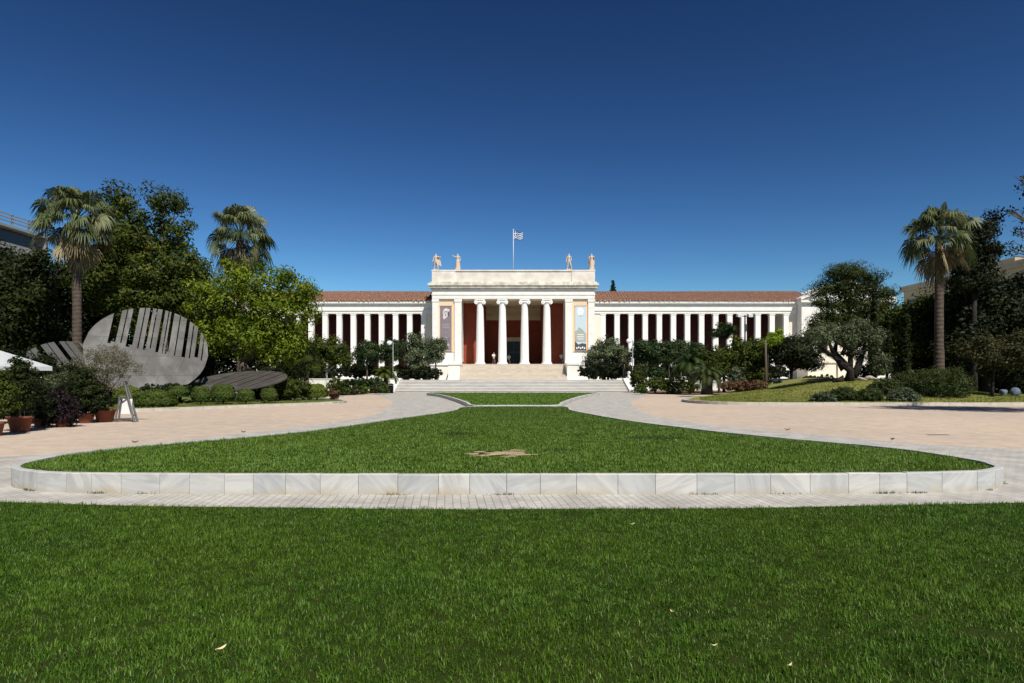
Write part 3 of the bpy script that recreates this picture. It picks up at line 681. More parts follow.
# wings
WZ = 2.66
pil = MB(); pil.box(-.37, .37, -.33, .33, 0, 8.02); pil.box(-.43, .43, -.39, .39, 8.02, 8.2); pil.box(-.41, .41, -.37, .37, 0, .2)
pil_o = None
for s_ in (-1, 1):
    def S(a, b_): return sorted((X(s_*a), X(s_*b_)))
    xa, xb = S(11.65, 41.2)
    mb = MB(); mb.box(xa, xb, 92.4, 99, 1.28, WZ-.2); mb.box(xa, xb, 92.3, 99, WZ-.2, WZ); mb.build('wing_podium', M['white'], mu)
    for k in range(14):
        c = (X(s_*(13.05 + 2.05*k)), 93.4, WZ)
        if pil_o is None: pil_o = pil.build('pillar', M['pillar'], mu, at=c)
        else:
            q = pil_o.copy(); COL.objects.link(q); q.parent = mu; q.location = np.array(c) - np.array(mu.location)
    mb = MB(); mb.box(*S(11.5, 12.75), 93.1, 98.6, WZ, 10.86); mb.build('end_wall', M['cream'], mu)
    mb = MB(); mb.box(*S(40.1, 41.25), 93.1, 98.6, WZ, 10.86); mb.build('end_wall', M['cream'], mu)
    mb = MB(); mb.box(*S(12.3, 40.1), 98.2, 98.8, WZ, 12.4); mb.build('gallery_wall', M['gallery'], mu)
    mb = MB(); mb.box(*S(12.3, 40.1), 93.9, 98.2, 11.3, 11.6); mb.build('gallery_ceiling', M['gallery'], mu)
    mb = MB(); mb.box(*S(11.6, 41.22), 92.98, 93.85, 10.862, 11.25); mb.box(*S(11.6, 41.22), 92.88, 93.9, 11.25, 11.38); mb.box(*S(11.6, 41.22), 92.97, 98.8, 11.601, 12.15); mb.box(*S(11.6, 41.22), 92.97, 93.9, 11.38, 11.6)
    mb.box(*S(11.6, 41.22), 92.86, 98.9, 12.15, 12.3); mb.box(*S(11.6, 41.22), 92.62, 99, 12.3, 12.62); mb.build('wing_entablature', M['white'], mu)
    # tiled roof: rolls of real tiles plus the upturned eave tiles
    V = []; F = []; x0, x1 = sorted((X(s_*11.45), X(s_*43.4))); dx = .09; nn = int((x1-x0)/dx); rows = 16
    for j in range(rows+1):
        t = j/rows
        for sub in (0, 1):
            for i in range(nn+1):
                x = x0 + dx*i; ph = (x/.42 + (.06*math.sin(j*2.1))) * 2*math.pi
                V.append((x, 92.5 + 5.2*t, 12.68 + 2.0*t + .09*max(math.cos(ph), -.4) + (.05 if sub == 0 else -.02) - .02*math.sin(x*.21+j)))
    nr = (rows+1)*2
    for j in range(nr-1):
        for i in range(nn): F.append((j*(nn+1)+i, j*(nn+1)+i+1, (j+1)*(nn+1)+i+1, (j+1)*(nn+1)+i))
    o_ = len(V); V += [(x0, 97.7, 14.62), (x1, 97.7, 14.62), (x1, 104, 12.6), (x0, 104, 12.6)]; F.append((o_, o_+1, o_+2, o_+3))
    V = np.array(V) - np.array(mu.location)
    rf = link('tiled_roof', np_mesh('tiled_roof', V, F, mats=[M['tile']]), mu)
    mb = MB(); k = xa + .18
    while k < xb - .2:
        if random.random() < .6: mb.prism([(k-.08, 12.63), (k+.08, 12.63), (k+.06, 12.78), (k, 12.84), (k-.06, 12.78)], 'y', 92.40, 92.46)
        k += .72
    mb.build('eave_tiles', M['eave'], rf)
    # end pavilion with pediment
    pa, pb = S(41.25, 54.3); pc = (pa+pb)/2
    mb = MB(); mb.box(pa, pb, 91.6, 105, 1.28, 12.15); mb.box(pa-.1, pb+.1, 91.5, 105, 12.15, 12.3); mb.box(pa-.1, pb+.1, 91.5, 105, 1.27, 3.0)
    mb.build('pavilion_wall', M['white'], mu)
    mb = MB(); mb.box(pa-.25, pb+.25, 91.15, 105.2, 12.3, 12.62)
    mb.prism([(pa, 12.62), (pb, 12.62), (pc, 15.2)], 'y', 91.6, 105)
    for q in (-1, 1):
        e0 = pc + q*(pb-pa+.6)/2
        mb.prism([(e0, 12.62), (e0, 12.95), (pc, 15.65), (pc, 15.3)], 'y', 91.1, 105.2)
    mb.build('pediment', M['white'], mu)
    for (wx) in (pc-3.6, pc, pc+3.6):
        mb = MB(); mb.box(wx-.75, wx+.75, 91.52, 91.58, 5.0, 9.0); mb.box(wx-.95, wx-.752, 91.48, 91.62, 4.9, 9.2); mb.box(wx+.752, wx+.95, 91.48, 91.62, 4.9, 9.2); mb.box(wx-1.05, wx+1.05, 91.44, 91.62, 9.2, 9.5)
        fr = mb.build('window', M['cream'], mu)
        mb = MB(); mb.box(wx-.7, wx+.7, 91.50, 91.517, 5.05, 8.95); mb.build('pane', M['dark'], fr)
# small gabled porch by the right pavilion
mb = MB(); px0 = (808-512)*88/640; px1 = (836-512)*88/640
mb.box(px0, px1, 88, 91.4, 1.28, 3.6); mb.prism([(px0-.2, 3.6), (px1+.2, 3.6), ((px0+px1)/2, 4.85)], 'y', 87.8, 91.4); mb.box(px1+.6, px1+3.2, 88.6, 91.4, 1.28, 5.2); mb.box(px1+.45, px1+3.35, 88.45, 91.4, 5.2, 5.5)
mb.build('entrance_porch', M['cream'], mu)

# ------------------------------------------------------------------ figures (skinned skeletons)
def skin(name, pts, edges, rad, material, parent, origin):
    """one continuous body grown round a skeleton; pts relative to origin"""
    me = bpy.data.meshes.new(name); me.from_pydata([tuple(p) for p in pts], edges, [])
    me.materials.append(material)
    o = link(name, me, parent, np.array(origin) - wloc(parent))
    sm = o.modifiers.new('skin', 'SKIN'); sm.use_smooth_shade = True
    for i, sv in enumerate(me.skin_vertices[0].data):
        r = rad[i]; sv.radius = (r, r) if np.isscalar(r) else r
        sv.use_root = (i == 0)
    ss = o.modifiers.new('sub', 'SUBSURF'); ss.levels = 1; ss.render_levels = 2
    return o

def figure_pts(H, armL, armR, legL=(-.10, .02), legR=(.10, -.02)):
    """skeleton for a standing body of height H: arms as (elbow, hand) offsets in body heights"""
    k = H
    pts = [(0, 0, .52), (0, 0, .62), (0, .0, .74), (0, 0, .815), (0, 0, .865), (0, -.005, .915), (0, 0, .985)]
    rad = [.075, .07, .085, .06, .034, .055, .035]
    E = [(0, 1), (1, 2), (2, 3), (3, 4), (4, 5), (5, 6)]
    for s_, (el, ha) in ((-1, armL), (1, armR)):
        b_ = len(pts); pts += [(s_*.105, 0, .80), el, ha, (ha[0]*1.02, ha[1]-.01, ha[2]-.04 if ha[2] < .7 else ha[2]+.04)]; rad += [.042, .03, .023, .02]; E += [(3, b_), (b_, b_+1), (b_+1, b_+2), (b_+2, b_+3)]
    for s_, (fx_, fy_) in ((-1, legL), (1, legR)):
        b_ = len(pts); pts += [(s_*.055, 0, .48), (s_*.055 + fx_*.2, fy_ - .01, .28), (s_*.055 + fx_*.4, fy_+.01, .04), (s_*.06 + fx_*.45, fy_-.08, .018)]; rad += [.062, .042, .028, .022]; E += [(0, b_), (b_, b_+1), (b_+1, b_+2), (b_+2, b_+3)]
    return [(p[0]*k, p[1]*k, p[2]*k) for p in pts], E, [r*k for r in rad]

def person(label, loc, H, top, bottom, armL, armR):
    o = thing('person', label, 'person', loc)
    pts, E, rad = figure_pts(H, armL, armR)
    skin('body', pts, E, rad, M['skin'], o, loc)
    # shirt: torso and upper arms a little larger
    k = H
    sp = [(0, 0, .53*k), (0, 0, .63*k), (0, 0, .745*k), (0, 0, .818*k)]; sr = [.088*k, .083*k, .098*k, .066*k]; sE = [(0, 1), (1, 2), (2, 3)]
    for s_, (el, ha) in ((-1, armL), (1, armR)):
        b_ = len(sp); sp += [(s_*.108*k, 0, .80*k), (el[0]*k, el[1]*k, el[2]*k)]; sr += [.052*k, .042*k]; sE += [(3, b_), (b_, b_+1)]
    skin('shirt', sp, sE, sr, top, o, loc)
    tp = [(0, 0, .525*k)]; tr = [.085*k]; tE = []
    for s_ in (-1, 1):
        b_ = len(tp); tp += [(s_*.055*k, 0, .47*k), (s_*.06*k, -.005*k, .28*k), (s_*.062*k, .005*k, .06*k)]; tr += [.07*k, .052*k, .04*k]; tE += [(0, b_), (b_, b_+1), (b_+1, b_+2)]
    skin('trousers', tp, tE, tr, bottom, o, loc)
    mb = MB(); mb.ball((loc[0], loc[1]+.02*k, loc[2]+.945*k), (.052*k, .058*k, .058*k)); mb.build('hair', M['hair'], o, smooth=True)
    return o
dn = ((-.15, .01, .64), (-.14, -.05, .52)); dnr = ((.15, .01, .64), (.14, -.05, .52))
bentL = ((-.14, .0, .66), (-.04, -.11, .66)); bentR = ((.14, 0, .66), (.04, -.11, .67))
person('person in a white shirt and dark trousers standing between the two left portico columns', (-2.58, 91.6, FL+.002), 1.74, M['shirtwhite'], M['cloth_dark'], bentL, bentR)
person('person in dark clothes standing right beside the dark museum doorway', (-.45, 95.2, FL+.002), 1.62, M['shirtgrey'], M['cloth_dark'], dn, bentR)
person('person in a pale grey top standing at the far right of the portico', (7.15-.0, 92.6, FL+.002), 1.66, M['shirtgrey'], M['cloth_dark'], bentL, dnr)

def statue(label, px, kind, H=2.28):
    x = (px-512)*90.6/640; loc = (x, 90.6, 16.682)
    o = thing('roof_statue', label, 'statue', loc, 'statues on the portico roof')
    mb = MB(); mb.box(x-.38, x+.38, 90.25, 90.95, 16.682, 16.86); mb.build('plinth', M['statue'], o)
    L0 = (loc[0], loc[1], 16.85)
    dnS = ((-.16, 0, .62), (-.15, -.04, .5)); dnSr = ((.16, 0, .62), (.15, -.04, .5))
    arms = {'cloak': (((-.15, -.02, .62), (-.19, -.05, .5)), ((.2, 0, .78), (.33, -.02, .77))), 'raise': (((-.2, -.03, .79), (-.31, -.04, .86)), ((.16, 0, .63), (.13, -.06, .52))),
            'nude': (((-.16, 0, .63), (-.17, -.02, .49)), ((.15, .02, .63), (.11, -.06, .55))), 'robe': (((-.17, 0, .66), (-.06, -.1, .63)), ((.18, 0, .67), (.16, -.06, .8)))}[kind]
    pts, E, rad = figure_pts(H, *arms, legL=(-.1, .03), legR=(.25, -.03))
    skin('body', pts, E, rad, M['statue'], o, L0)
    cl = MB()
    n = 22
    if kind in ('raise', 'robe'):        # long pleated robe
        prof = [(.62, .10), (.5, .12), (.36, .135), (.2, .14), (.05, .16), (.0, .17)]; vs = []; fs = []
        for z, r in prof:
            for k in range(n):
                a = 2*math.pi*k/n; rr = r*H*(1 + .13*math.sin(k*math.pi)*0 + (.12 if k % 2 else -.06)*(1 if z < .5 else .3)); vs.append((L0[0]+rr*math.cos(a), L0[1]+.8*rr*math.sin(a), L0[2]+z*H))
        for i in range(len(prof)-1):
            for k in range(n): fs.append((i*n+k, (i+1)*n+k, (i+1)*n+(k+1) % n, i*n+(k+1) % n))
        cl.add(vs, fs); cl.build('robe', M['statue'], o, smooth=True)
    if kind in ('cloak', 'robe'):        # cloak hanging behind
        vs = []; fs = []; m_ = 9
        for i in range(6):
            t = i/5
            for k in range(m_):
                s_ = k/(m_-1)*2-1; wdt = (.14 + .12*t)*H if kind == 'cloak' else (.17+.03*t)*H
                xo = .09*H if kind == 'cloak' else 0
                vs.append((L0[0]+xo+s_*wdt, L0[1]+(.07 + .03*math.cos(k*2.2))*H, L0[2]+(.82 - .5*t - (.1*abs(s_) if kind == 'cloak' else 0))*H))
        for i in range(5):
            for k in range(m_-1): fs.append((i*m_+k, i*m_+k+1, (i+1)*m_+k+1, (i+1)*m_+k))
        nv = len(vs); vs += [(x_, y_+.05, z_) for x_, y_, z_ in vs]; fs += [tuple(nv+i for i in f[::-1]) for f in fs[:]]
        mb = MB(); mb.add(vs, fs); mb.build('cloak', M['statue'], o, smooth=True)
    if kind == 'nude':
        mb = MB(); mb.tube([(x+.22, 90.7, 16.85), (x+.2, 90.7, 17.9)], [.12, .09], 8); mb.build('tree_stump', M['statue'], o)
    return o
statue('weathered statue with a cloak blown to the right, leftmost on the portico roof', 435.8, 'cloak')
statue('robed statue raising its arm to the left on the portico roof', 457.7, 'raise')
statue('slim unclothed standing statue on the right half of the portico roof', 569, 'nude')
statue('broad robed statue with a cloak behind it at the right roof corner', 591.6, 'robe')

# flagpole and flag (behind the attic)
fp = thing('flagpole', 'tall white flagpole flying a blue and white flag above the portico', 'flagpole', (CX, 92, 16.6))
mb = MB(); mb.tube([(CX, 92, 16.69), (CX, 92, 22.75)], [.06, .045], 10); mb.ball((CX, 92, 22.82), .1); mb.lathe((CX, 92, 16.69), [(.25, 0), (.25, .1), (.1, .25)], 12); mb.build('pole', M['flagwhite'], fp, smooth=True)
mb = MB(); FWd, FHt = 1.32, 1.12; nx_, ny_ = 27, 18
def flagp(u, v): # u 0..1 along, v 0..1 up
    return (CX+.06+u*FWd*.97, 92 + .13*math.sin(u*7.5)*u + .05, 21.40 + v*FHt + .16*math.sin(u*6.0+.4) + .18*u*u - .06)
for i in range(nx_):
    for j in range(ny_):
        u0, u1, v0, v1 = i/nx_, (i+1)/nx_, j/ny_, (j+1)/ny_
        stripe = 8 - int((j)//2)              # stripe 0 at the top
        mi = 0 if stripe % 2 == 0 else 1
        if i < 10 and j >= 8:                 # canton with a white cross
            mi = 1 if (4 <= i < 6 or 12 <= j < 14) else 0
        mb.add([flagp(u0, v0), flagp(u1, v0), flagp(u1, v1), flagp(u0, v1)], [(0, 1, 2, 3)], mi=mi)
mb.build('flag', [M['flagblue'], M['flagwhite']], fp)

# banners
def banner(px0, px1, label, matr):
    xa, xb = (px0-512)*90.05/640, (px1-512)*90.05/640; z0 = CAM_H + (HZ-350.6)*90/640; z1 = CAM_H + (HZ-306)*90/640
    o = thing('exhibition_banner', label, 'banner', ((xa+xb)/2, 90.05, z0), 'exhibition banners on the portico')
    mb = MB(); mb.box(xa, xb, 90.0, 90.05, z0, z1); mb.build('banner_cloth', matr, o)
    for zz in (z1+.03, z0-.03):
        mb = MB(); mb.tube([(xa-.06, 90.0, zz), (xb+.06, 90.0, zz)], [.045, .045], 6); mb.build('banner_rod', M['greymetal'], o)
    return o, xa, xb, z0, z1
def flat(mb, poly, y): mb.add([(x, y, z) for x, z in poly], [tuple(range(len(poly)))])
def oval(cx, cz, rx, rz, n=22, wob=0, a0=0): return [(cx + rx*(1+wob*math.sin(5*t+a0))*math.cos(t), cz + rz*(1+wob*math.sin(4*t+a0))*math.sin(t)) for t in np.linspace(0, 2*math.pi, n, endpoint=False)]
o, xa, xb, z0, z1 = banner(440.3, 451.6, 'mauve grey banner with a pale sculpted head, hung left of the columns', M['mauve'])
cx_ = (xa+xb)/2; wB = xb-xa
mb = MB(); flat(mb, oval(cx_-.05, z1-1.0, .38, .62, wob=.03), 89.996); flat(mb, oval(cx_+.1, z1-.6, .42, .28, wob=.08), 89.993); flat(mb, oval(cx_-.22, z1-1.55, .2, .3), 89.993); mb.build('printed_head', M['printpale'], o)
mb = MB(); flat(mb, oval(cx_-.18, z1-.95, .09, .05), 89.99); flat(mb, oval(cx_+.14, z1-.98, .09, .05), 89.99); flat(mb, oval(cx_-.02, z1-1.36, .13, .04), 89.99); flat(mb, oval(cx_+.34, z1-1.15, .1, .35), 89.99); flat(mb, oval(cx_+.02, z1-.78, .34, .035), 89.99); flat(mb, oval(cx_-.03, z1-1.17, .05, .1), 89.99)
flat(mb, oval(cx_-.1, z0+.55, .45, .3, wob=.15), 89.99); mb.build('printed_shadow', M['printdark'], o)
mb = MB()
for k, (w_, zz) in enumerate(((.5, 2.55), (.45, 2.8), (.48, 3.05), (.12, 3.75), (.2, 4.4))): flat(mb, [(cx_-w_, z1-zz-.05), (cx_+w_, z1-zz-.05), (cx_+w_, z1-zz+.04), (cx_-w_, z1-zz+.04)], 89.99)
flat(mb, oval(cx_+.35, z0+.75, .16, .3, wob=.2), 89.987); flat(mb, oval(cx_+.45, z0+.45, .14, .12, wob=.2), 89.987)
mb.build('printed_lines', M['printgrey'], o)
o, xa, xb, z0, z1 = banner(575, 586.2, 'pale blue banner with a white head over a hill, hung right of the columns', M['printblue'])
cx_ = (xa+xb)/2; wB = xb-xa
mb = MB(); flat(mb, oval(cx_-.02, z1-.75, .43, .55, wob=.02), 89.996); mb.build('printed_head', M['printwhite'], o)
mb = MB(); flat(mb, oval(cx_-.18, z1-.72, .09, .04), 89.99); flat(mb, oval(cx_+.14, z1-.72, .09, .04), 89.99); flat(mb, oval(cx_-.02, z1-1.02, .11, .03), 89.99); flat(mb, oval(cx_-.02, z1-1.38, .12, .1), 89.99); mb.build('printed_features', M['printgrey'], o)
mb = MB(); flat(mb, [(xa, z0+1.2), (xb, z0+1.2), (xb, z0+2.4), (cx_+.45, z0+2.75), (cx_+.1, z0+3.1), (cx_-.25, z0+3.3), (cx_-.5, z0+2.9), (xa, z0+2.7)], 89.996)
mb.build('printed_hill', M['printolive'], o)
mb = MB(); flat(mb, [(xa, z0), (xb, z0), (xb, z0+.95), (cx_+.2, z0+1.05), (cx_-.3, z0+.85), (xa, z0+1.3)], 89.993); mb.build('printed_foreground', M['printdark'], o)
mb = MB()
for (w_, zz) in ((.5, 1.95), (.42, 1.65), (.46, 2.25)): flat(mb, [(cx_-w_, z0+zz-.05), (cx_+w_, z0+zz-.05), (cx_+w_, z0+zz+.04), (cx_-w_, z0+zz+.04)], 89.99)
for k in range(5): flat(mb, oval(xa+.25+.27*k, z0+.35+.1*(k % 2), .09, .14, wob=.15, a0=k), 89.99)
mb.build('printed_lines', M['printwhite'], o)

# ------------------------------------------------------------------ foliage
def leaves(name, pts, nrm, size, material, parent, var, aspect=.5, fold=.18):
    n = len(pts)
    nrm = nrm/(np.linalg.norm(nrm, axis=1, keepdims=True)+1e-9)
    r = rng.normal(size=(n, 3)); t = np.cross(nrm, r); t /= np.linalg.norm(t, axis=1, keepdims=True)+1e-9; b_ = np.cross(nrm, t)
    s = size[:, None]
    V = np.empty((n, 4, 3), np.float32)
    V[:, 0] = pts + t*s; V[:, 1] = pts + b_*s*aspect + nrm*s*fold; V[:, 2] = pts - t*s; V[:, 3] = pts - b_*s*aspect + nrm*s*fold
    V -= wloc(parent)
    i = np.arange(n)*4
    me = np_mesh(name, V.reshape(-1, 3), np.stack([i, i+1, i+2, i+3], 1), None, var, [material])
    return link(name, me, parent)

def crown(parent, blobs, material, nclump, nleaf, cr, ls, name='crown', aspect=.5, flat_=.75, core=.25, up=.25, shell=.55, zmin=None):
    """blobs: (x,y,z,rx,ry,rz). Leaf clumps spread through the outer part of the blobs, a sparse core inside."""
    ls = ls*.74; nleaf = nleaf*1.75
    B = np.array(blobs, float); wv_ = (B[:, 3]*B[:, 4]*B[:, 5])**.8; wv_ /= wv_.sum()
    idx = rng.choice(len(B), nclump, p=wv_)
    d = rng.normal(size=(nclump, 3)); d /= np.linalg.norm(d, axis=1, keepdims=True)
    rad = (shell + (1.04-shell)*rng.random(nclump)**.7)
    C = B[idx, :3] + d*rad[:, None]*B[idx, 3:]
    crs = cr*rng.uniform(.6, 1.35, nclump)
    k = rng.poisson(nleaf, nclump).clip(3, None); rep = np.repeat(np.arange(nclump), k); n = len(rep)
    dl = rng.normal(size=(n, 3)); off = dl/np.linalg.norm(dl, axis=1, keepdims=True)*(rng.random(n)**.45)[:, None]
    pts = C[rep] + off*crs[rep][:, None]*np.array((1, 1, flat_))
    nrm = off*1.0 + rng.normal(size=(n, 3))*.45 + np.array((0, 0, up)) + d[rep]*.4
    cv = rng.normal(0, .16, nclump)
    var = np.clip(.45 + cv[rep] + rng.normal(0, .2, n), 0, 1)
    size = ls*rng.uniform(.65, 1.35, n)
    nc = int(n*core)
    if nc:
        ic = rng.choice(len(B), nc, p=wv_); dd = rng.normal(size=(nc, 3)); dd /= np.linalg.norm(dd, axis=1, keepdims=True)
        pc_ = B[ic, :3] + dd*(rng.random(nc)**.5*.85)[:, None]*B[ic, 3:]
        pts = np.vstack([pts, pc_]); nrm = np.vstack([nrm, rng.normal(size=(nc, 3))]); size = np.concatenate([size, ls*1.25*rng.uniform(.8, 1.3, nc)]); var = np.concatenate([var, np.clip(rng.normal(.35, .2, nc), 0, 1)])
    if zmin is not None:
        kp = pts[:, 2] > zmin; pts, nrm, size, var = pts[kp], nrm[kp], size[kp], var[kp]
    return leaves(name, pts, nrm, size, material, parent, var, aspect)

def Bp(px, py, rx, ry, d, dd=0, depth=None):
    x, y, z = P(px, py, d); k = d/FPX
    return (x, y+dd, z, rx*k, (depth if depth else rx*k), ry*k)

def tree(name, label, d, base_px, blobs_px, leaf, nclump, nleaf, cr, ls, bark='bark', r0=.3, group=None, limbs=True, base_z=None, lean=0, cat='tree', **kw):
    blobs = [Bp(*b[:4], d, *(b[4:])) for b in blobs_px]
    x = (base_px-512)*d/FPX; z0 = gz(x, d) if base_z is None else base_z
    o = thing(name, label, cat, (x, d, z0), group)
    mb = MB(); B = np.array(blobs); top = (B[:, :3]*B[:, 3:4]).sum(0)/B[:, 3].sum()
    zf = z0 + (min(B[:, 2]-B[:, 5]*.5)-z0)*.85 if limbs else top[2]; zf = max(zf, z0+.25*(top[2]-z0))
    fork = np.array((x + (top[0]-x)*.25 + lean, d, zf)); base = np.array((x, d, z0-.05))
    mb.tube([base, base*.7+fork*.3+np.array((.06*r0, 0, 0)), fork*.75+base*.25, fork], [r0*1.35, r0*1.0, r0*.85, r0*.75], 9)
    if limbs:
        for b_ in blobs:
            c = np.array(b_[:3]); m1 = fork*.5+c*.5 + np.array((0, 0, .12*b_[5]))
            mb.tube([fork-np.array((0, 0, .15)), m1, c], [r0*.6, r0*.38, r0*.12], 7)
            for q in range(3):
                e_ = c + rng.normal(size=3)*np.array(b_[3:])*.45; mb.tube([m1*.4+c*.6, e_], [r0*.2, r0*.06], 5)
    else: mb.tube([fork, (top[0], top[1], top[2])], [r0*.7, r0*.3], 7)
    mb.build('trunk', M[bark], o, smooth=True)
    crown(o, blobs, M[leaf], int(nclump*.62), nleaf*1.6, cr*1.22, ls, **kw)
    return o

def clipped(name, label, px, py, rx, ry, d, leaf, group=None, ls=.04, cat='bush'):
    """a sheared dome: small leaves lying close on one smooth uneven shell"""
    k = d/FPX; x, y, z = P(px, py, d); zg = gz(x, y); o = thing(name, label, cat, (x, y, zg), group)
    a, b_, c_ = rx*k, rx*k*.9, ry*k; n = int(min(16000, 2.6*(4*a*c_+3*a*b_)*3/(ls*ls)))
    dv = rng.normal(size=(n, 3)); dv /= np.linalg.norm(dv, axis=1, keepdims=True); dv[:, 2] = np.where(dv[:, 2] < -.55, -dv[:, 2], dv[:, 2])
    ph = rng.uniform(0, 6, 4); w_ = 1 + .05*np.sin(dv[:, 0]*5+ph[0])*np.sin(dv[:, 1]*5+ph[1]) + .04*np.sin(dv[:, 2]*9+ph[2]) + .035*np.sin(dv[:, 0]*17+ph[3])*np.sin(dv[:, 2]*15)
    dd = np.sign(dv)*np.abs(dv)**.85; pts = np.array((x, y, z)) + dd*w_[:, None]*(1-.16*rng.random(n)**2)[:, None]*np.array((a, b_, c_))
    nr = dv/np.array((a, b_, c_)); nr /= np.linalg.norm(nr, axis=1, keepdims=True); nr = nr + rng.normal(size=(n, 3))*.42 + np.array((0, 0, .15))
    var = np.clip(.45 + rng.normal(0, .2, n) + .25*np.sin(dv[:, 0]*7+ph[1])*np.sin(dv[:, 2]*6+ph[0])*.6, 0, 1); kp = pts[:, 2] > zg+.01
    mb = MB(); mb.tube([(x, y, zg-.03), (x, y, z)], [.08*a, .05*a], 6)
    for q in range(6): mb.tube([(x, y, zg+.1), (x+.7*a*math.cos(q), y+.7*b_*math.sin(q), z+.2*c_)], [.04*a, .015*a], 5)
    mb.build('stem', M['darkbark'], o)
    leaves('foliage', pts[kp], nr[kp], ls*rng.uniform(.7, 1.3, kp.sum()), M[leaf], o, var[kp], .55)
    return o

def bush(name, label, px, py, rx, ry, d, leaf, group=None, n=None, ls=None, base=True, shaggy=.25, extra=(), cat='bush', stem='darkbark'):
    k = d/FPX; x, y, z = P(px, py, d); zg = gz(x, y)
    blobs = [(x, y, z, rx*k, rx*k*.9, ry*k)]
    for (qx, qy, qrx, qry) in extra:
        a = P(qx, qy, d); blobs.append((a[0], d+rng.uniform(-.3, .3), a[2], qrx*k, qrx*k*.9, qry*k))
    o = thing(name, label, cat, (x, y, zg), group)
    ls = ls or max(.035, 1.15*k)
    area = sum(4*b_[3]*b_[5]+2*b_[3]*b_[4] for b_ in blobs)*3
    tot = n or int(min(9000, max(700, area/(ls*ls)*1.1)))
    ncl = max(25, tot//26)
    mb = MB(); mb.tube([(x, y, zg-.03), (x+.02, y, (zg+z)/2), (x, y, z)], [.09*rx*k, .07*rx*k, .04*rx*k], 6)
    for q in range(5):
        a = q*1.256; mb.tube([(x, y, zg+.3*(z-zg)), (x+.55*rx*k*math.cos(a), y+.55*rx*k*math.sin(a), z+.2*ry*k)], [.05*rx*k, .02*rx*k], 5)
    mb.build('stem', M[stem], o)
    crown(o, blobs, M[leaf], ncl, tot/ncl*.8, shaggy*min(rx, ry)*k, ls, name='foliage', core=.35, shell=.82-shaggy*.4, up=.3, zmin=zg+.02)
    return o

def fan_palm(name, label, d, px, base_z, crown_py, rpx, nlive, ndead, trunk_r, leaf='palmleaf', group=None, nseg=24, droop=.72, cat='palm tree', bark='palmbark', lo=-24):
    x, y, zc = P(px, crown_py, d); o = thing(name, label, cat, (x, y, base_z), group)
    Rr = rpx*d/FPX
    mb = MB(); hgt = zc-base_z; pts = []; rad = []
    for i in range(14):
        t = i/13; pts.append((x+.12*math.sin(t*2.3+px)*trunk_r*2, y, base_z-.05+t*hgt)); rad.append(trunk_r*(1.3-.35*min(t*3, 1)) * (1+.03*math.sin(i*2.5)))
    mb.tube(pts, rad, 12); mb.build('trunk', M[bark], o, smooth=True)
    V = {0: [], 1: []}; Q = {0: [], 1: []}; T = {0: [], 1: []}; va = {0: [], 1: []}; vt = {0: [], 1: []}
    for f in range(nlive+ndead):
        dead = 1 if f >= nlive else 0
        az = f*2.39996 + rng.normal(0, .15)
        if not dead: t = (f+.5)/nlive; el = R(86) + (R(lo)-R(86))*t**.95 + rng.normal(0, .2)
        else: el = R(rng.uniform(-82, -35))
        hd = np.array((math.cos(az), math.sin(az), 0)); dr_ = hd*math.cos(el) + np.array((0, 0, math.sin(el)))
        side = np.array((-math.sin(az), math.cos(az), 0)); upn = np.cross(dr_, side)*-1
        if upn[2] < 0 and el > 0: upn = -upn
        lp = Rr*rng.uniform(.42, .72); lf = Rr*rng.uniform(.32, .5)*(.95 if dead else 1)
        o0 = np.array((x, y, zc+.15*Rr)) + dr_*trunk_r*.4 - np.array((0, 0, .5*trunk_r*rng.random() + (.25*Rr*rng.random() if dead else 0)))
        hub = o0 + dr_*lp - np.array((0, 0, .12*lp*(1 if not dead else 0)))
        Vl = V[dead]; b0 = len(Vl); pw = side*.022*Rr/2.5
        Vl += [o0-pw*1.4, o0+pw*1.4, hub+pw, hub-pw]; Q[dead].append((b0, b0+1, b0+2, b0+3)); fv = np.clip(rng.normal(.45, .22), 0, 1); va[dead].append(fv)
        roll = rng.normal(0, .75); s2 = side*math.cos(roll) + upn*math.sin(roll)
        fwd = dr_*math.cos(.35) - np.array((0, 0, 1))*math.sin(.35)*(.9 if not dead else .2)
        fwd /= np.linalg.norm(fwd)
        for k in range(nseg):
            a = R(-125 + 250*k/(nseg-1)) + rng.normal(0, .04); sd = fwd*math.cos(a) + s2*math.sin(a); ln = lf*(.72+.28*math.cos(a*.7))*rng.uniform(.85, 1.1)
            wv = np.cross(sd, np.cross(fwd, s2)); wv /= np.linalg.norm(wv)+1e-9; wd = lf*.046
            m1 = hub + sd*ln*.55 - np.array((0, 0, ln*droop*.10)); tp = hub + sd*ln*.86 - np.array((0, 0, ln*droop*(.55 + .4*rng.random())))
            b0 = len(Vl); Vl += [hub, m1-wv*wd, m1+wv*wd, tp]
            T[dead] += [(b0, b0+1, b0+2), (b0+1, b0+3, b0+2)]; vv = np.clip(fv + rng.normal(0, .12), 0, 1); vt[dead] += [vv, vv]
    for dead, nm, mt_ in ((0, 'fronds', M[leaf]), (1, 'dead_fronds', M['deadfrond'])):
        if not V[dead]: continue
        me = np_mesh(nm, np.array(V[dead]) - np.array(o.location), Q[dead], T[dead], va[dead]+vt[dead], [mt_]); link(nm, me, o)
    return o

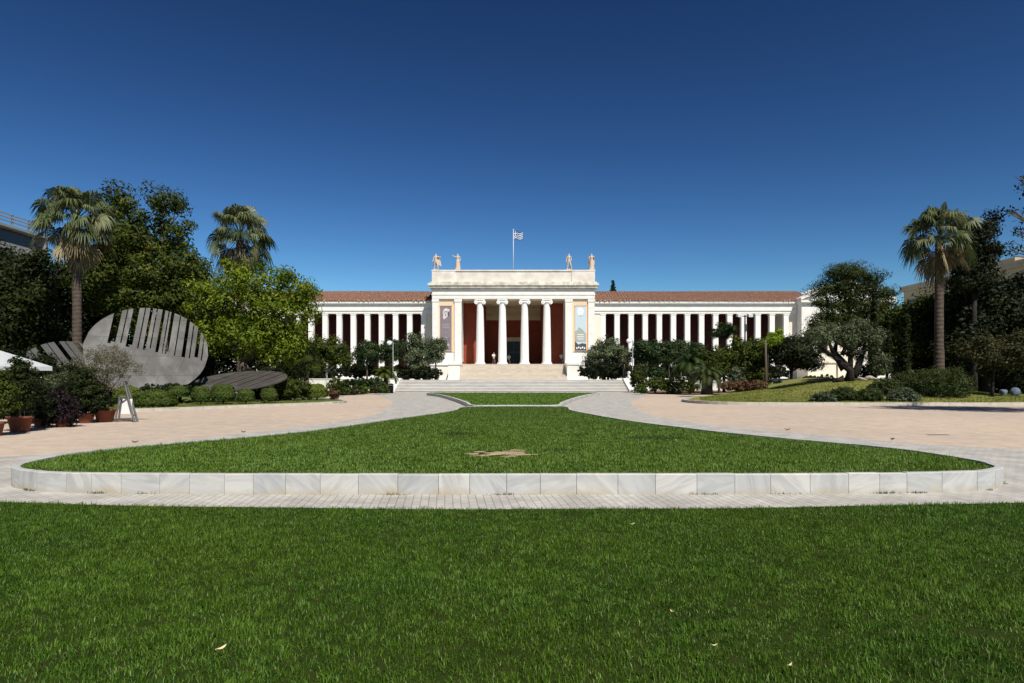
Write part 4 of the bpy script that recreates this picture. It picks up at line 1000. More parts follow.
def feather_palm(name, label, d, px, base_py, crown_py, rpx, nfr, leaf, trunk_r=.2, cat='palm', arch=.9, base_z=None, lo=5, stiff=False):
    x, y, zc = P(px, crown_py, d); zg = gz(x, y) if base_z is None else base_z; Rr = rpx*d/FPX
    o = thing(name, label, cat, (x, y, zg))
    mb = MB(); mb.tube([(x, y, zg-.03), (x, y, (zg+zc)/2), (x, y, zc)], [trunk_r*1.2, trunk_r, trunk_r*.9], 9); mb.build('trunk', M['darkbark'], o, smooth=True)
    V = []; T = []; va = []
    for f in range(nfr):
        az = f*2.4+rng.normal(0, .2); el = R(80 - (80-lo)*((f+.5)/nfr)) + rng.normal(0, .08); hd = np.array((math.cos(az), math.sin(az), 0)); side = np.array((-math.sin(az), math.cos(az), 0))
        p = np.array((x, y, zc)); step = Rr*1.15/9; e_ = el; fv = np.clip(rng.normal(.5, .2), 0, 1); w0 = Rr*(.05 if stiff else .02)
        for i in range(9):
            dr_ = hd*math.cos(e_)+np.array((0, 0, math.sin(e_))); q = p + dr_*step; nr_ = np.cross(side, dr_)
            b0 = len(V); ww = w0*(1-i/9.5); V += [p-side*ww, p+side*ww, q+side*ww*.8, q-side*ww*.8]; T += [(b0, b0+1, b0+2), (b0, b0+2, b0+3)]; va += [fv, fv]
            if not stiff:
                for hf in (.25, .75):
                    m_ = p + dr_*step*hf; ll = Rr*.26*math.sin(math.pi*(.12+.8*(i+hf)/9.5))
                    for s_ in (-1, 1):
                        tp = m_ + side*s_*ll*.85 + dr_*ll*.5 - np.array((0, 0, ll*.25)) + nr_*ll*.1*-1; b0 = len(V); V += [m_-dr_*step*.24, m_+dr_*step*.24, tp]; T.append((b0, b0+1, b0+2)); va.append(np.clip(fv+rng.normal(0, .12), 0, 1))
            p = q; e_ -= arch*.2*(1 + .5*i/9)
    link('fronds', np_mesh('fronds', np.array(V)-np.array(o.location), None, T, va, [M[leaf]]), o)
    return o

# ---- left side, big trees
tree('evergreen_tree', 'dark dense tree at the far left edge below the white building', 46, 8, [(-25, 290, 45, 55), (12, 278, 30, 32), (30, 300, 32, 40), (0, 330, 50, 35), (35, 262, 16, 14)], 'darkleaf', 230, 42, .85, .17, r0=.32, core=.5)
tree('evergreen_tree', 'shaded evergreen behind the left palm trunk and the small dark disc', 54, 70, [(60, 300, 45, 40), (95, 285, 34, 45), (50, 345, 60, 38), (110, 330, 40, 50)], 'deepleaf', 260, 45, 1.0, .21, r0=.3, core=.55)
tree('evergreen_tree', 'tall slender dark green tree rising just right of the left palm', 52, 118, [(118, 204, 15, 20), (112, 228, 22, 20), (122, 248, 26, 26), (105, 275, 30, 34)], 'midleaf', 170, 42, .75, .18, r0=.25)
tree('broadleaf_tree', 'tall broad tree with a twin top behind the big slotted disc', 50, 165, [(162, 208, 17, 19), (178, 232, 17, 20), (150, 240, 24, 26), (182, 262, 24, 24), (165, 285, 40, 34), (190, 295, 26, 30), (140, 310, 40, 38)], 'midleaf', 330, 46, .8, .17, r0=.34)
fan_palm('fan_palm', 'tall fan palm with drooping dead fronds, nearest the left edge', 44, 76, gz(-30, 44), 225, 41, 66, 20, .30, group='tall fan palms')
fan_palm('fan_palm', 'fan palm rising from behind the bright green tree on the left', 53, 240, gz(-22, 53), 240, 37, 62, 18, .30, group='tall fan palms')
bt = tree('broadleaf_tree', 'bright green leafy tree with a pale painted trunk left of the museum', 45, 239,
     [(262, 284, 28, 22), (235, 278, 20, 16), (292, 288, 22, 20), (304, 304, 15, 16), (276, 312, 32, 26), (228, 312, 26, 28), (203, 300, 18, 20), (258, 336, 40, 22), (282, 345, 22, 18), (293, 325, 14, 16), (215, 335, 16, 18)], 'brightleaf', 290, 42, .72, .15, core=.12, r0=.33, bark='bark')
mb = MB(); bx = bt.location; mb.tube([(bx.x, bx.y, bx.z), (bx.x+.01, bx.y, bx.z+1.3)], [.47, .40], 10); mb.build('painted_trunk_base', M['limewash'], bt, smooth=True)
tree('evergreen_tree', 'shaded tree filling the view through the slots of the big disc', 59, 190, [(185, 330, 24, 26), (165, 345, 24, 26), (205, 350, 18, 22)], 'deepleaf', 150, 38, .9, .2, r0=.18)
tree('evergreen_tree', 'shaded understorey tree seen below the bright green crown', 60, 205, [(205, 345, 26, 32), (225, 330, 26, 30), (260, 350, 24, 22)], 'darkleaf', 140, 38, .9, .2, r0=.18)
tree('evergreen_tree', 'dark small tree between the bright green tree and the museum wing', 62, 293, [(290, 345, 18, 22), (282, 332, 16, 16), (302, 362, 13, 16)], 'darkleaf', 110, 38, .8, .18, r0=.16)
tree('citrus_tree', 'pale leaved spreading tree in front of the left museum pillars', 66, 327, [(317, 354, 17, 13), (334, 355, 15, 12), (325, 346, 15, 9), (345, 361, 8, 8), (308, 362, 10, 9)], 'midleaf', 140, 36, .6, .15, r0=.11, bark='limewash')
M['olivegreen'] = M['brownleaf']
# citrus row on the terrace, left
for px, lab in ((367, 'round dark citrus tree on the left terrace, nearest the pale leaved tree'), (390, 'round dark citrus tree on the left terrace, next to the pale olives')):
    tree('citrus_tree', lab, 77, px, [(px, 355 if px < 380 else 352, 12, 12), (px+2, 347, 8, 6)], 'citrusleaf', 70, 36, .55, .16, r0=.10, group='citrus trees on the museum terrace', limbs=False)
tree('olive_tree', 'taller grey green olive tree before the left corner of the museum wing', 78, 417, [(416, 347, 13, 12), (412, 362, 11, 12), (420, 358, 10, 14), (416, 340, 8, 8)], 'oliveleaf', 110, 36, .6, .15, r0=.13)
tree('olive_tree', 'smaller olive tree partly covering the mauve banner on the left', 79, 436, [(435, 345, 10, 9), (438, 355, 9, 10), (431, 355, 8, 10)], 'oliveleaf', 80, 34, .55, .15, r0=.11)
bush('shrub', 'dark low shrub at the foot of the left olive trees', 424, 373, 18, 7, 77.5, 'deepleaf', extra=[(405, 374, 14, 6)])
bush('hedge', 'long dark hedge added on the terrace as stand-in for wall shade below the left museum pillars', 360, 371, 22, 7, 81, 'deepleaf', ls=.22, extra=[(318, 372, 26, 8), (392, 371, 20, 7), (280, 370, 22, 9), (412, 372, 10, 6)])  # added dark foliage, stands in for shade on the podium wall
tree('broadleaf_tree', 'leafy green tree between the bright green tree and the pale spreading one', 64, 305, [(302, 357, 13, 14), (312, 366, 12, 10), (296, 368, 12, 12)], 'midleaf', 110, 34, .6, .15, r0=.12)
# ---- left bed, clipped bushes
cg = 'clipped bushes along the left bed'
for px, py, rx, ry, d, lf, lab in (
    (155, 401, 22, 10, 33.0, 'clipleaf', 'wide flat clipped bush beside the sandwich board'),
    (127, 397, 14, 10, 34.5, 'yellowclip', 'yellowish bush partly hidden behind the sandwich board'),
    (179, 393, 10, 6, 36.5, 'clipleaf', 'low bush under the left part of the big slotted disc'),
    (201, 396, 10, 8.5, 35.5, 'clipleaf', 'round clipped bush below the right rim of the big slotted disc'),
    (223, 395, 13, 9.5, 36.0, 'clipleaf', 'larger round clipped bush in front of the disc lying on the ground'),
    (246, 397, 9, 7, 36.5, 'clipleaf', 'small round clipped bush in front of the middle of the lying disc'),
    (269, 396, 9, 7, 37.5, 'clipleaf', 'small clipped bush under the raised end of the lying disc'),
    (317, 393, 11, 7.5, 42.5, 'yellowclip', 'yellow green rounded bush below the young fan palm'),):
    clipped('clipped_bush', lab, px, py-.6, rx*.88, ry*1.08, d, lf, cg)
bush('shrub', 'rough dark green shrub between the lying disc and the young fan palm', 290, 389, 19, 10.5, 42, 'midleaf', ls=.08, extra=[(305, 392, 8, 8), (275, 390, 9, 8)])
bush('shrub', 'low ragged shrubs along the lower edge of the big slotted disc', 165, 388, 30, 5, 37.5, 'darkleaf', ls=.07, shaggy=.4, extra=[(140, 388, 14, 7), (190, 390, 12, 5)])
bush('shrub', 'small rusty brown shrub at the end of the left kerb', 333, 394, 6, 6, 43.5, 'rustleaf', ls=.07)
bush('shrub', 'dark low foliage behind the clipped bushes by the lying disc', 258, 389, 26, 5, 44, 'darkleaf', ls=.09)
fan_palm('young_fan_palm', 'young fan palm with yellow green leaves left of the museum pillars', 50, 307, .12, 372, 17, 26, 4, .14, leaf='clipleaf', cat='palm', nseg=16, droop=.25, lo=-15)
bush('shrub', 'leafy green shrub just behind the rusty brown shrub', 336, 386, 9, 8, 54, 'midleaf', ls=.11)
for i, (px, py, rx, ry, d, lf, lab) in enumerate((
    (343, 391, 7, 5, 57, 'clipleaf', 'low clipped bush at the left end of the gravel by the steps'),
    (354, 390, 5, 5, 58, 'brownleaf', 'small brownish bush second in the row left of the steps'),
    (364, 389.5, 5.5, 5.5, 59, 'clipleaf', 'small clipped bush in the middle of the row left of the steps'),
    (375, 390, 5, 4.5, 60, 'brownleaf', 'low brown bush below the cycad left of the steps'),
    (384, 388.5, 6, 6, 60.5, 'clipleaf', 'bushy green shrub next to the black litter bin'))):
    bush('low_bush', lab, px, py, rx, ry, d, lf, 'low bushes left of the steps', ls=.10)
bush('hedge', 'dark clipped hedge in front of the left parapet wall', 360, 383, 15, 5, 67, 'citrusleaf', ls=.14, extra=[(345, 384, 8, 4), (376, 383, 9, 6)])
feather_palm('cycad', 'bushy cycad with a fountain of fronds left of the lower steps', 64, 386, 388, 375, 15, 46, 'midleaf', .25, base_z=.12)
# ---- right of the steps
tree('olive_tree', 'broad olive tree right of the portico covering the wall corner', 79, 608, [(600, 355, 14, 13), (614, 354, 14, 13), (608, 346, 11, 8), (624, 360, 9, 10), (592, 362, 8, 8)], 'oliveleaf', 150, 36, .65, .15, r0=.14)
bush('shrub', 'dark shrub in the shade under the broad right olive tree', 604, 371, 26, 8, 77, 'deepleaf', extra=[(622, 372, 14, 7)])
feather_palm('yucca', 'spiky pale yucca beside the lamp post right of the steps', 74.6, 624, 379, 364, 10, 40, 'dryolive', .18, stiff=True, arch=.5, lo=-10, cat='yucca')
for px, ry, lab in ((641, 12, 'narrow round citrus tree on the right terrace, nearest the lamp post'), (656, 12, 'round citrus tree second from the lamp post on the right terrace'), (669, 11, 'round citrus tree third from the lamp post on the right terrace'), (681, 11, 'round citrus tree behind the long drooping palm fronds'), (696, 10, 'small citrus tree farthest right in the terrace row')):
    tree('citrus_tree', lab, 77, px, [(px, 354, 9 if px != 656 else 11, ry), (px+1, 347, 7, 6)], 'citrusleaf', 70, 36, .5, .16, r0=.10, group='citrus trees on the museum terrace', limbs=False)
feather_palm('date_palm', 'low palm with long drooping fronds right of the citrus trees', 62, 691, 390, 366, 24, 46, 'citrusleaf', .28, arch=1.0, base_z=.1)
tree('tall_yucca', 'tall stemmed yucca with a round tuft against the right pillars', 64, 724, [(723, 331, 9, 7.5), (716, 333, 5, 5), (730, 329, 5, 5)], 'citrusleaf', 55, 34, .3, .16, r0=.12, limbs=False, aspect=.22, cat='yucca')
tree('broadleaf_tree', 'bushy green shrub tree around the stem of the tall yucca', 62, 719, [(712, 362, 18, 14), (728, 357, 14, 12), (740, 347, 10, 11), (705, 372, 16, 10)], 'midleaf', 130, 36, .6, .16, r0=.12)
feather_palm('cycad', 'dark cycad with a stout trunk at the left end of the mound', 52, 707, 395, 376, 19, 44, 'juniper', .42, arch=1.0)
bush('shrub', 'tall leafy shrub around the foot of the camera pole', 750, 361, 18, 22, 63, 'midleaf', ls=.15, shaggy=.35, extra=[(738, 370, 10, 14), (760, 352, 10, 14)])
bush('shrub', 'dry reddish brown shrubs at the left foot of the mound', 745, 386, 24, 5.5, 52, 'rustleaf', ls=.10, shaggy=.4)
bush('shrub', 'light green shrub with pale flowers left of the camera pole', 737, 376, 9, 9, 56, 'greyjuniper', ls=.12)
for px, py, rx, ry, d, lf, lab in (
    (638, 378, 9, 10, 66, 'midleaf', 'leafy shrub just right of the right cheek wall'),
    (655, 384, 12, 7, 63, 'clipleaf', 'low light green shrub in the row right of the steps'),
    (641, 389, 8, 4.5, 60, 'clipleaf', 'lowest rounded bush beside the right cheek wall'),
    (667, 386, 10, 7, 61, 'midleaf', 'ragged mid green bush in the row right of the steps'),
    (678, 384, 9, 9, 60, 'darkleaf', 'darkest bush of the row right of the steps'),
    (655, 373, 14, 6, 68, 'citrusleaf', 'dark hedge in front of the right parapet wall'),
    (690, 386, 9, 7, 58, 'midleaf', 'bush under the drooping palm fronds')):
    bush('low_bush', lab, px, py, rx, ry, d, lf, 'low bushes right of the steps', ls=.12)
tree('round_tree', 'dark round headed tree in front of the small gabled porch', 60, 791, [(778, 354, 15, 14), (800, 355, 15, 13), (790, 346, 17, 11), (812, 362, 8, 8)], 'deepleaf', 150, 44, .65, .15, r0=.17, bark='darkbark')
tree('vine', 'lime green climber on top of the wooden post', 58, 767, [(773, 338, 8, 6), (779, 333, 4, 4), (768, 345, 5, 4)], 'limeleaf', 45, 26, .3, .12, r0=.04, limbs=False, cat='climber')
bush('shrub', 'small dark bush left of the trunk of the round headed tree', 775, 386, 9, 6, 54, 'darkleaf', ls=.11)
bush('shrub', 'low green shrub at the foot of the gabled porch', 812, 380, 12, 4.5, 57, 'midleaf', ls=.11, extra=[(826, 379, 8, 5)])
bush('hedge', 'long dark hedge added on the terrace as stand-in for wall shade below the right museum pillars', 668, 371, 24, 7, 81, 'deepleaf', ls=.22, extra=[(640, 371, 14, 6), (705, 370, 26, 9), (740, 371, 24, 9), (770, 372, 18, 8)])  # added like the left one, dark leaves in place of shade on the wall
bush('shrub', 'spreading green shrub between the camera pole and the wooden post', 757, 374, 12, 10, 60, 'midleaf', ls=.13, shaggy=.35)
# leaning old olive on the mound
ox, od = (848-512)*47/640, 47
ol = thing('olive_tree', 'old leaning olive with a thick dark trunk on the mound', 'tree', (ox, od, gz(ox, od)))
mb = MB(); g0 = gz(ox, od)
def q(px, py, dd=0): a = P(px, py, od); return (a[0], a[1]+dd, a[2])
mb.tube([(ox+.1, od, g0-.1), q(850, 371), q(843, 364), q(833, 357), q(822, 350)], [.36, .26, .2, .15, .09], 12)
mb.tube([q(846, 368), q(838, 352, .5), q(842, 338, .8)], [.4, .2, .1], 8); mb.tube([q(854, 376), q(862, 360, .3), q(868, 345, .4)], [.3, .2, .09], 8); mb.tube([q(843, 378), q(836, 380), q(833, 384)], [.26, .2, .1], 8); mb.v = [(a+.07*math.sin(c_*6+b_*3), b_, c_+.06*math.sin(a*7+c_*2)) for a, b_, c_ in mb.v]
for e_ in ((812, 340), (825, 332), (852, 332), (866, 335), (876, 348)): mb.tube([q(838+.3*(e_[0]-838), 355), q(*e_)], [.16, .05], 6)
mb.build('trunk', M['darkbark'], ol, smooth=True)
crown(ol, [Bp(818, 336, 17, 11, od), Bp(806, 344, 9, 7, od), Bp(838, 329, 16, 9, od), Bp(856, 331, 18, 10, od), Bp(872, 337, 14, 11, od), Bp(876, 352, 11, 14, od), Bp(862, 350, 9, 12, od, .8), Bp(878, 364, 9, 9, od), Bp(846, 340, 12, 8, od, -.6)], M['oliveleaf'], 190, 34, .5, .11, aspect=.35)
bush('shrub', 'dark shrub at the foot of the leaning olive trunk', 868, 372, 10, 8, 48.5, 'deepleaf', ls=.1)
tree('umbrella_pine', 'dense dark pine with a layered flat crown beside the right pavilion', 66, 850, [(850, 273, 22, 8), (836, 281, 16, 8), (868, 280, 17, 9), (822, 290, 13, 7), (848, 291, 22, 9), (878, 294, 15, 10), (817, 303, 11, 6), (838, 304, 20, 9), (866, 306, 22, 10), (888, 302, 8, 9), (822, 318, 14, 9), (846, 318, 22, 9), (872, 320, 20, 11), (832, 330, 20, 8), (856, 334, 26, 9), (886, 318, 12, 12), (884, 336, 18, 12), (816, 332, 12, 8)], 'pineleaf', 480, 46, .72, .15, r0=.3, bark='darkbark', aspect=.3, flat_=.6, core=.3)
tree('evergreen_tree', 'olive green rounded tree behind the two thin cypresses', 60, 900, [(893, 322, 18, 18), (912, 340, 18, 20), (890, 345, 20, 22), (905, 313, 16, 14), (925, 330, 16, 22), (922, 304, 14, 12), (946, 312, 16, 20)], 'midleaf', 190, 40, .85, .18, r0=.2)
def cypress(label, px, y0, y1, w_, d, lf='darkleaf', bz=None):
    x = (px-512)*d/640; k = d/640; n_ = 7
    o = thing('cypress', label, 'tree', (x, d, gz(x, d) if bz is None else bz), 'thin cypresses on the right')
    zb = gz(x, d) if bz is None else bz; z1 = CAM_H+(HZ-y0)*k; z0 = CAM_H+(HZ-y1)*k
    bl = [(x, d, z0+(z1-z0)*(i+.5)/n_, w_*k*(1-.65*(i/n_)**2), w_*k*(1-.65*(i/n_)**2), (z1-z0)/n_*.8) for i in range(n_)]
    mb = MB(); mb.tube([(x, d, zb-.05), (x, d, z1-.3)], [.12, .03], 7); mb.build('trunk', M['darkbark'], o)
    crown(o, bl, M[lf], 90, 30, .25*w_*k+.1, .13, aspect=.3, core=.4)
    return o
cypress('thin dark cypress in front of the right half of the pine', 874, 290, 372, 5.0, 52)
cypress('thin cypress between the pine and the right palm, left of the pair', 887, 316, 372, 4.0, 50)
cypress('thin cypress nearest the right palm trunk', 906, 305, 370, 4.5, 50)
fan_palm('fan_palm', 'tall fan palm with a shaggy crown on the right mound', 44, 940, gz(29.4, 44), 240, 37, 66, 20, .29, group='tall fan palms')
tree('evergreen_tree', 'dark shaggy tree right behind the crown of the right palm', 54, 974, [(972, 236, 14, 14), (982, 256, 14, 14), (968, 275, 18, 18), (987, 228, 9, 9), (996, 217, 4, 4), (962, 256, 14, 16), (996, 250, 7, 6)], 'deepleaf', 150, 38, .7, .18, bark='darkbark', r0=.22)
tree('evergreen_tree', 'big dark evergreen mass to the right of the right palm trunk', 56, 985, [(975, 310, 36, 34), (1010, 300, 30, 30), (1000, 340, 45, 34), (960, 340, 28, 34), (1030, 320, 26, 40)], 'deepleaf', 320, 46, 1.0, .22, bark='darkbark', r0=.34)
tree('broadleaf_tree', 'low shaded tree with yellowish leaf tips near the right edge', 41, 992, [(978, 352, 22, 14), (1002, 354, 20, 14), (1022, 346, 18, 14)], 'brownleaf', 130, 30, .55, .11, bark='darkbark', r0=.09, core=.1)
tree('evergreen_tree', 'dark feathery tree reaching into the picture at the right edge', 27.5, 1150, [(1026, 188, 12, 14), (1012, 210, 12, 5), (1050, 228, 22, 24), (1015, 248, 8, 10), (1020, 231, 7, 8), (1085, 215, 50, 50), (1125, 200, 60, 55), (1105, 260, 60, 45), (1165, 235, 60, 60), (1022, 176, 4, 6)], 'deepleaf', 330, 40, .42, .09, r0=.22, base_z=0)
# tall background greenery closing the sides
tree('evergreen_tree', 'dark tree behind the lamp and yellow leaved tree at far right', 66, 1030, [(1010, 350, 50, 30), (1060, 330, 50, 50), (960, 358, 40, 24)], 'deepleaf', 200, 42, 1.2, .28, bark='darkbark', r0=.3)
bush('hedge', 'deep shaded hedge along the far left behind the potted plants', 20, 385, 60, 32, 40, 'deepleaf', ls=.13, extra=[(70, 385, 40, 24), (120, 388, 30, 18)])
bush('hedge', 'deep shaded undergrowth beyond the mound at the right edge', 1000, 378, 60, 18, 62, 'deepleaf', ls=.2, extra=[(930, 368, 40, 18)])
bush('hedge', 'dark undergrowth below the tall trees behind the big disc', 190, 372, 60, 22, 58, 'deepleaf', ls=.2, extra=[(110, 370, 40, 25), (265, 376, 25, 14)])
cypress('tiny dark cypress tip showing above the right tiled roof', 613, 281, 300, 3.2, 125, bz=1.29)
# junipers on the mound
jg = 'spreading junipers on the mound'
for px, py, rx, ry, d, lf, lab in (
    (823, 397.5, 10, 6, 38.6, 'greyjuniper', 'small grey green juniper at the left end of the juniper group'),
    (844, 395, 13, 8, 39.4, 'juniper', 'dark low juniper next to the small grey green one'),
    (868, 396, 13, 7.5, 39.0, 'juniper', 'low spreading juniper in the middle of the juniper group'),
    (884, 388, 15, 9, 41.5, 'juniper', 'higher juniper behind the middle of the juniper group'),
    (902, 396.5, 13, 8.5, 38.8, 'greyjuniper', 'rounded grey green juniper in front of the palm mound'),
    (920, 382, 28, 12, 42.0, 'juniper', 'wide flat juniper spreading at the foot of the right palm'),
    (944, 385, 25, 18, 40.5, 'juniper', 'largest dark juniper, its right side hanging to the kerb')):
    bush('juniper', lab, px, py, rx, ry, d, lf, jg, ls=.062, shaggy=.3, extra=[(px-rx*.55, py+ry*.25, rx*.6, ry*.7), (px+rx*.55, py+ry*.2, rx*.6, ry*.75), (px+rx*.1, py-ry*.35, rx*.6, ry*.6)])
clipped('clipped_bush', 'small clipped bush right of the leaning olive', 876, 372, 8, 5.5, 50, 'clipleaf', ls=.06)
bush('shrub', 'grey green shrub between the thin cypresses and the palm', 894, 367, 11, 8, 51, 'greyjuniper', ls=.09, extra=[(908, 370, 6, 5)])

# ------------------------------------------------------------------ metal disc sculptures
def disc(label, c, Rd, tilt, yaw, roll, slots, slits, v0f, material, name='disc_sculpture', th=.07, bank=0.0):
    """slotted metal disc: slots cut down from the rim in the disc's own plane (u across, v up)"""
    o = thing(name, label, 'sculpture', (c[0], c[1], gz(c[0], c[1])), 'slotted metal disc sculptures')
    cuts = [(a, b_) for a, b_ in slots] + [(s-.010, s+.010) for s in slits]
    us = set(np.linspace(-1, 1, 61).tolist())
    for a, b_ in cuts: us |= {a, b_}
    us = sorted(us); us = [u for i, u in enumerate(us) if i == 0 or u-us[i-1] > 1e-4]
    ct, s_t = math.cos(tilt), math.sin(tilt); cr_, sr_ = math.cos(roll), math.sin(roll); cyw, syw = math.cos(yaw), math.sin(yaw)
    def W(u, v, w_):
        u, v = u*cr_ - v*sr_, u*sr_ + v*cr_
        x_, y_, z_ = u*Rd, v*Rd*s_t + w_*ct, v*Rd*ct - w_*s_t
        x_, z_ = x_*math.cos(bank) - z_*math.sin(bank), x_*math.sin(bank) + z_*math.cos(bank)
        return (c[0] + x_*cyw - y_*syw, c[1] + x_*syw + y_*cyw, c[2] + z_)
    mb = MB(); chord = lambda u: math.sqrt(max(0, 1-u*u)); prev = None
    for a, b_ in zip(us[:-1], us[1:]):
        mid = (a+b_)/2; cut = any(l <= mid <= h for l, h in cuts); ta, tb = chord(a), chord(b_)
        if cut: f = v0f(mid); ta, tb = min(ta, f), min(tb, f)
        ba, bb = -chord(a), -chord(b_); h = th/2
        vs = [W(a, ba, -h), W(b_, bb, -h), W(b_, tb, -h), W(a, ta, -h), W(a, ba, h), W(b_, bb, h), W(b_, tb, h), W(a, ta, h)]
        mb.add(vs, [(0, 1, 2, 3), (7, 6, 5, 4), (3, 2, 6, 7), (1, 0, 4, 5)])
        if prev is not None and abs(prev-ta) > 1e-3:
            lo, hi = sorted((prev, ta)); mb.add([W(a, lo, -h), W(a, hi, -h), W(a, hi, h), W(a, lo, h)], [(0, 1, 2, 3)])
        prev = tb
    mb.build('disc_plate', material, o)
    zg = gz(c[0], c[1]); mb = MB()
    for u in (-.45, .45):
        p = W(u, -.55, th/2+.02); e_ = W(u, .1, th/2+.02); mb.tube([(p[0], p[1]+.1, zg-.05), p], [.09, .09], 8); mb.tube([(e_[0], e_[1]+.5, zg-.05), e_], [.09, .09], 8)
    mb.build('support', M['darksteel'], o)
    return o
slots1 = [(-.65, -.53), (-.36, -.26), (-.085, -.04), (.12, .17), (.275, .33), (.555, .615), (.77, .83)]
slits1 = [-.445, -.165, .03, .235, .44, .69, .895]
c1 = P(148, 350, 38)
disc('big grey slotted metal disc tilted back among the bushes on the left', c1, 54.5*38/640, R(35), R(29), R(-7), slots1, slits1, lambda u: -.02-.12*u+.09*(math.sin(u*41) > 0)*.6, M['steel'])
c2 = P(66, 372, 41)
disc('smaller dark slatted disc half hidden behind the potted olive', c2, 40*41/640, R(38), R(35), R(26), [(-.6, -.5), (-.22, -.1), (.2, .3), (.56, .66)], [-.8, -.7, -.36, .05, .42, .78], lambda u: -.45, M['darksteel'])
c3 = P(240, 380.5, 40.5)
disc('brownish slatted disc lying almost flat on the ground below the bright tree', c3, 45*40.5/640, R(79), R(24), R(-38), [(-.55, -.48), (-.28, -.22), (0, .06), (.26, .33), (.55, .62)], [-.4, -.12, .16, .44, .75], lambda u: -.55, M['bronze'], bank=R(6))

# ------------------------------------------------------------------ potted plants, board, parasol on the left
def pot(mb, c, r, h):
    mb.lathe(c, [(r*.68, 0), (r*.93, h*.82), (r*1.04, h*.82), (r*1.06, h), (r*.95, h), (r*.9, h*.9)], 20, cap=False); mb.lathe((c[0], c[1], c[2]), [(r*.68, 0), (r*.0, .005)], 20, cap=False)
def potted(label, px, base_py, rp, hp, blobs, leaf, ls, trunk_r, nclump, nleaf, cr, kind='potted_shrub', **kw):
    d = CAM_H*FPX/(base_py-HZ); k = d/FPX; x = (px-512)*k
    o = thing(kind, label, 'potted plant', (x, d, 0), 'potted plants on the gravel at the left')
    mb = MB(); pot(mb, (x, d, 0), rp*k, hp*k); mb.build('pot', M['terracotta'], o, smooth=True)
    mb = MB(); mb.lathe((x, d, hp*k*.86), [(rp*k*.94, 0), (.01, .02)], 16, cap=False); mb.build('potting_soil', M['soil'], o)
    bl = [Bp(*b_, d) for b_ in blobs]; mb = MB(); z = hp*k*.88
    tp = np.array([b_[:3] for b_ in bl]).mean(0); fk_ = np.array((x*.7+tp[0]*.3, d, z + .35*(tp[2]-z)))
    mb.tube([(x, d, z), fk_], [trunk_r, trunk_r*.8], 7)
    for b_ in bl:
        mb.tube([fk_, .5*fk_+.5*np.array(b_[:3])+np.array((.03, .02, .05)), b_[:3]], [trunk_r*.7, trunk_r*.45, trunk_r*.15], 6)
        for q_ in range(4): mb.tube([.3*fk_+.7*np.array(b_[:3]), np.array(b_[:3])+rng.normal(size=3)*np.array(b_[3:])*.5], [trunk_r*.25, trunk_r*.08], 4)
    mb.build('stem', M['bark'], o)
    crown(o, bl, M[leaf], nclump, nleaf, cr, ls, name='foliage', **kw)
    return o
potted('leafy dark shrub in a wide terracotta pot nearest the left edge', 20, 432, 11, 16, [(20, 378, 14, 18), (12, 392, 14, 18), (28, 396, 13, 16), (18, 362, 8, 8)], 'darkleaf', .05, .03, 110, 34, .17)
potted('yellow green leafy shrub at the very left edge of the gravel', -6, 436, 9, 14, [(4, 388, 12, 16), (-6, 400, 14, 18), (8, 402, 10, 12)], 'midleaf', .05, .03, 90, 30, .16)
potted('purple leaved bush in a pot between the dark shrubs', 62, 427, 7, 9, [(58, 402, 13, 12), (69, 410, 12, 13), (52, 413, 12, 12), (62, 418, 12, 8)], 'purpleleaf', .045, .02, 100, 34, .15)
potted('dense round green shrub in a terracotta pot beside the potted olive', 86, 423, 8, 10, [(78, 386, 18, 15), (92, 396, 15, 13), (70, 398, 14, 14), (84, 376, 12, 10), (76, 408, 12, 10)], 'darkleaf', .05, .025, 150, 34, .17)
potted('potted young olive tree with a thin sparse silvery crown', 105, 422, 10, 13, [(112, 364, 20, 11), (98, 372, 16, 10), (127, 369, 14, 10), (88, 362, 14, 11), (107, 354, 18, 9), (98, 386, 13, 11), (116, 382, 11, 8)], 'dryolive', .048, .022, 220, 20, .2, kind='potted_olive', aspect=.28, core=.05)
potted('small dark potted shrub behind the first wide pot', 40, 428, 6, 10, [(40, 397, 11, 14), (46, 408, 10, 12), (34, 390, 9, 9), (41, 418, 9, 8)], 'deepleaf', .05, .025, 80, 34, .15)
potted('bushy shrub tucked behind the purple leaved bush', 64, 419, 9, 12, [(58, 384, 13, 10), (70, 380, 10, 9), (48, 390, 10, 10)], 'oliveleaf', .045, .02, 90, 30, .15)
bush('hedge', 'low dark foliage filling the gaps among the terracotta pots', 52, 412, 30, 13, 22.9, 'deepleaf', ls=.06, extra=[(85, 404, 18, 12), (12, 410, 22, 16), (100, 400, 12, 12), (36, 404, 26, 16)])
# A-board
bx, bd = (126-512)*23.3/640, 23.3
ab = thing('sandwich_board', 'folding sandwich board with a metal frame standing on the gravel', 'sign', (bx, bd, 0)); k = bd/640
def aq(px, py, dd=0): a = P(px, py, bd); return (a[0], bd+dd, a[2])
mb = MB()
for dd in (-.10, .10): mb.tube([aq(125, 381, dd*.6), aq(136, 422.0, dd)], [.036, .036], 6)
mb.tube([aq(125.3, 382, -.08), aq(125.3, 382, .08)], [.04, .04], 6); mb.tube([aq(134, 415, -.1), aq(134, 415, .1)], [.03, .03], 6); mb.build('front_frame', M['boardmetal'], ab)
mb = MB()
for dd in (-.10, .10): mb.tube([aq(121, 396, dd*.6), aq(117, 420.5, dd)], [.03, .03], 6)
mb.tube([aq(121, 396.5, -.08), aq(128.5, 396.5, .02)], [.03, .03], 6)
mb.build('back_frame', M['boardmetal'], ab)
a0, a1 = np.array(aq(120.2, 399, 0)), np.array(aq(117.8, 414, 0)); mb = MB()
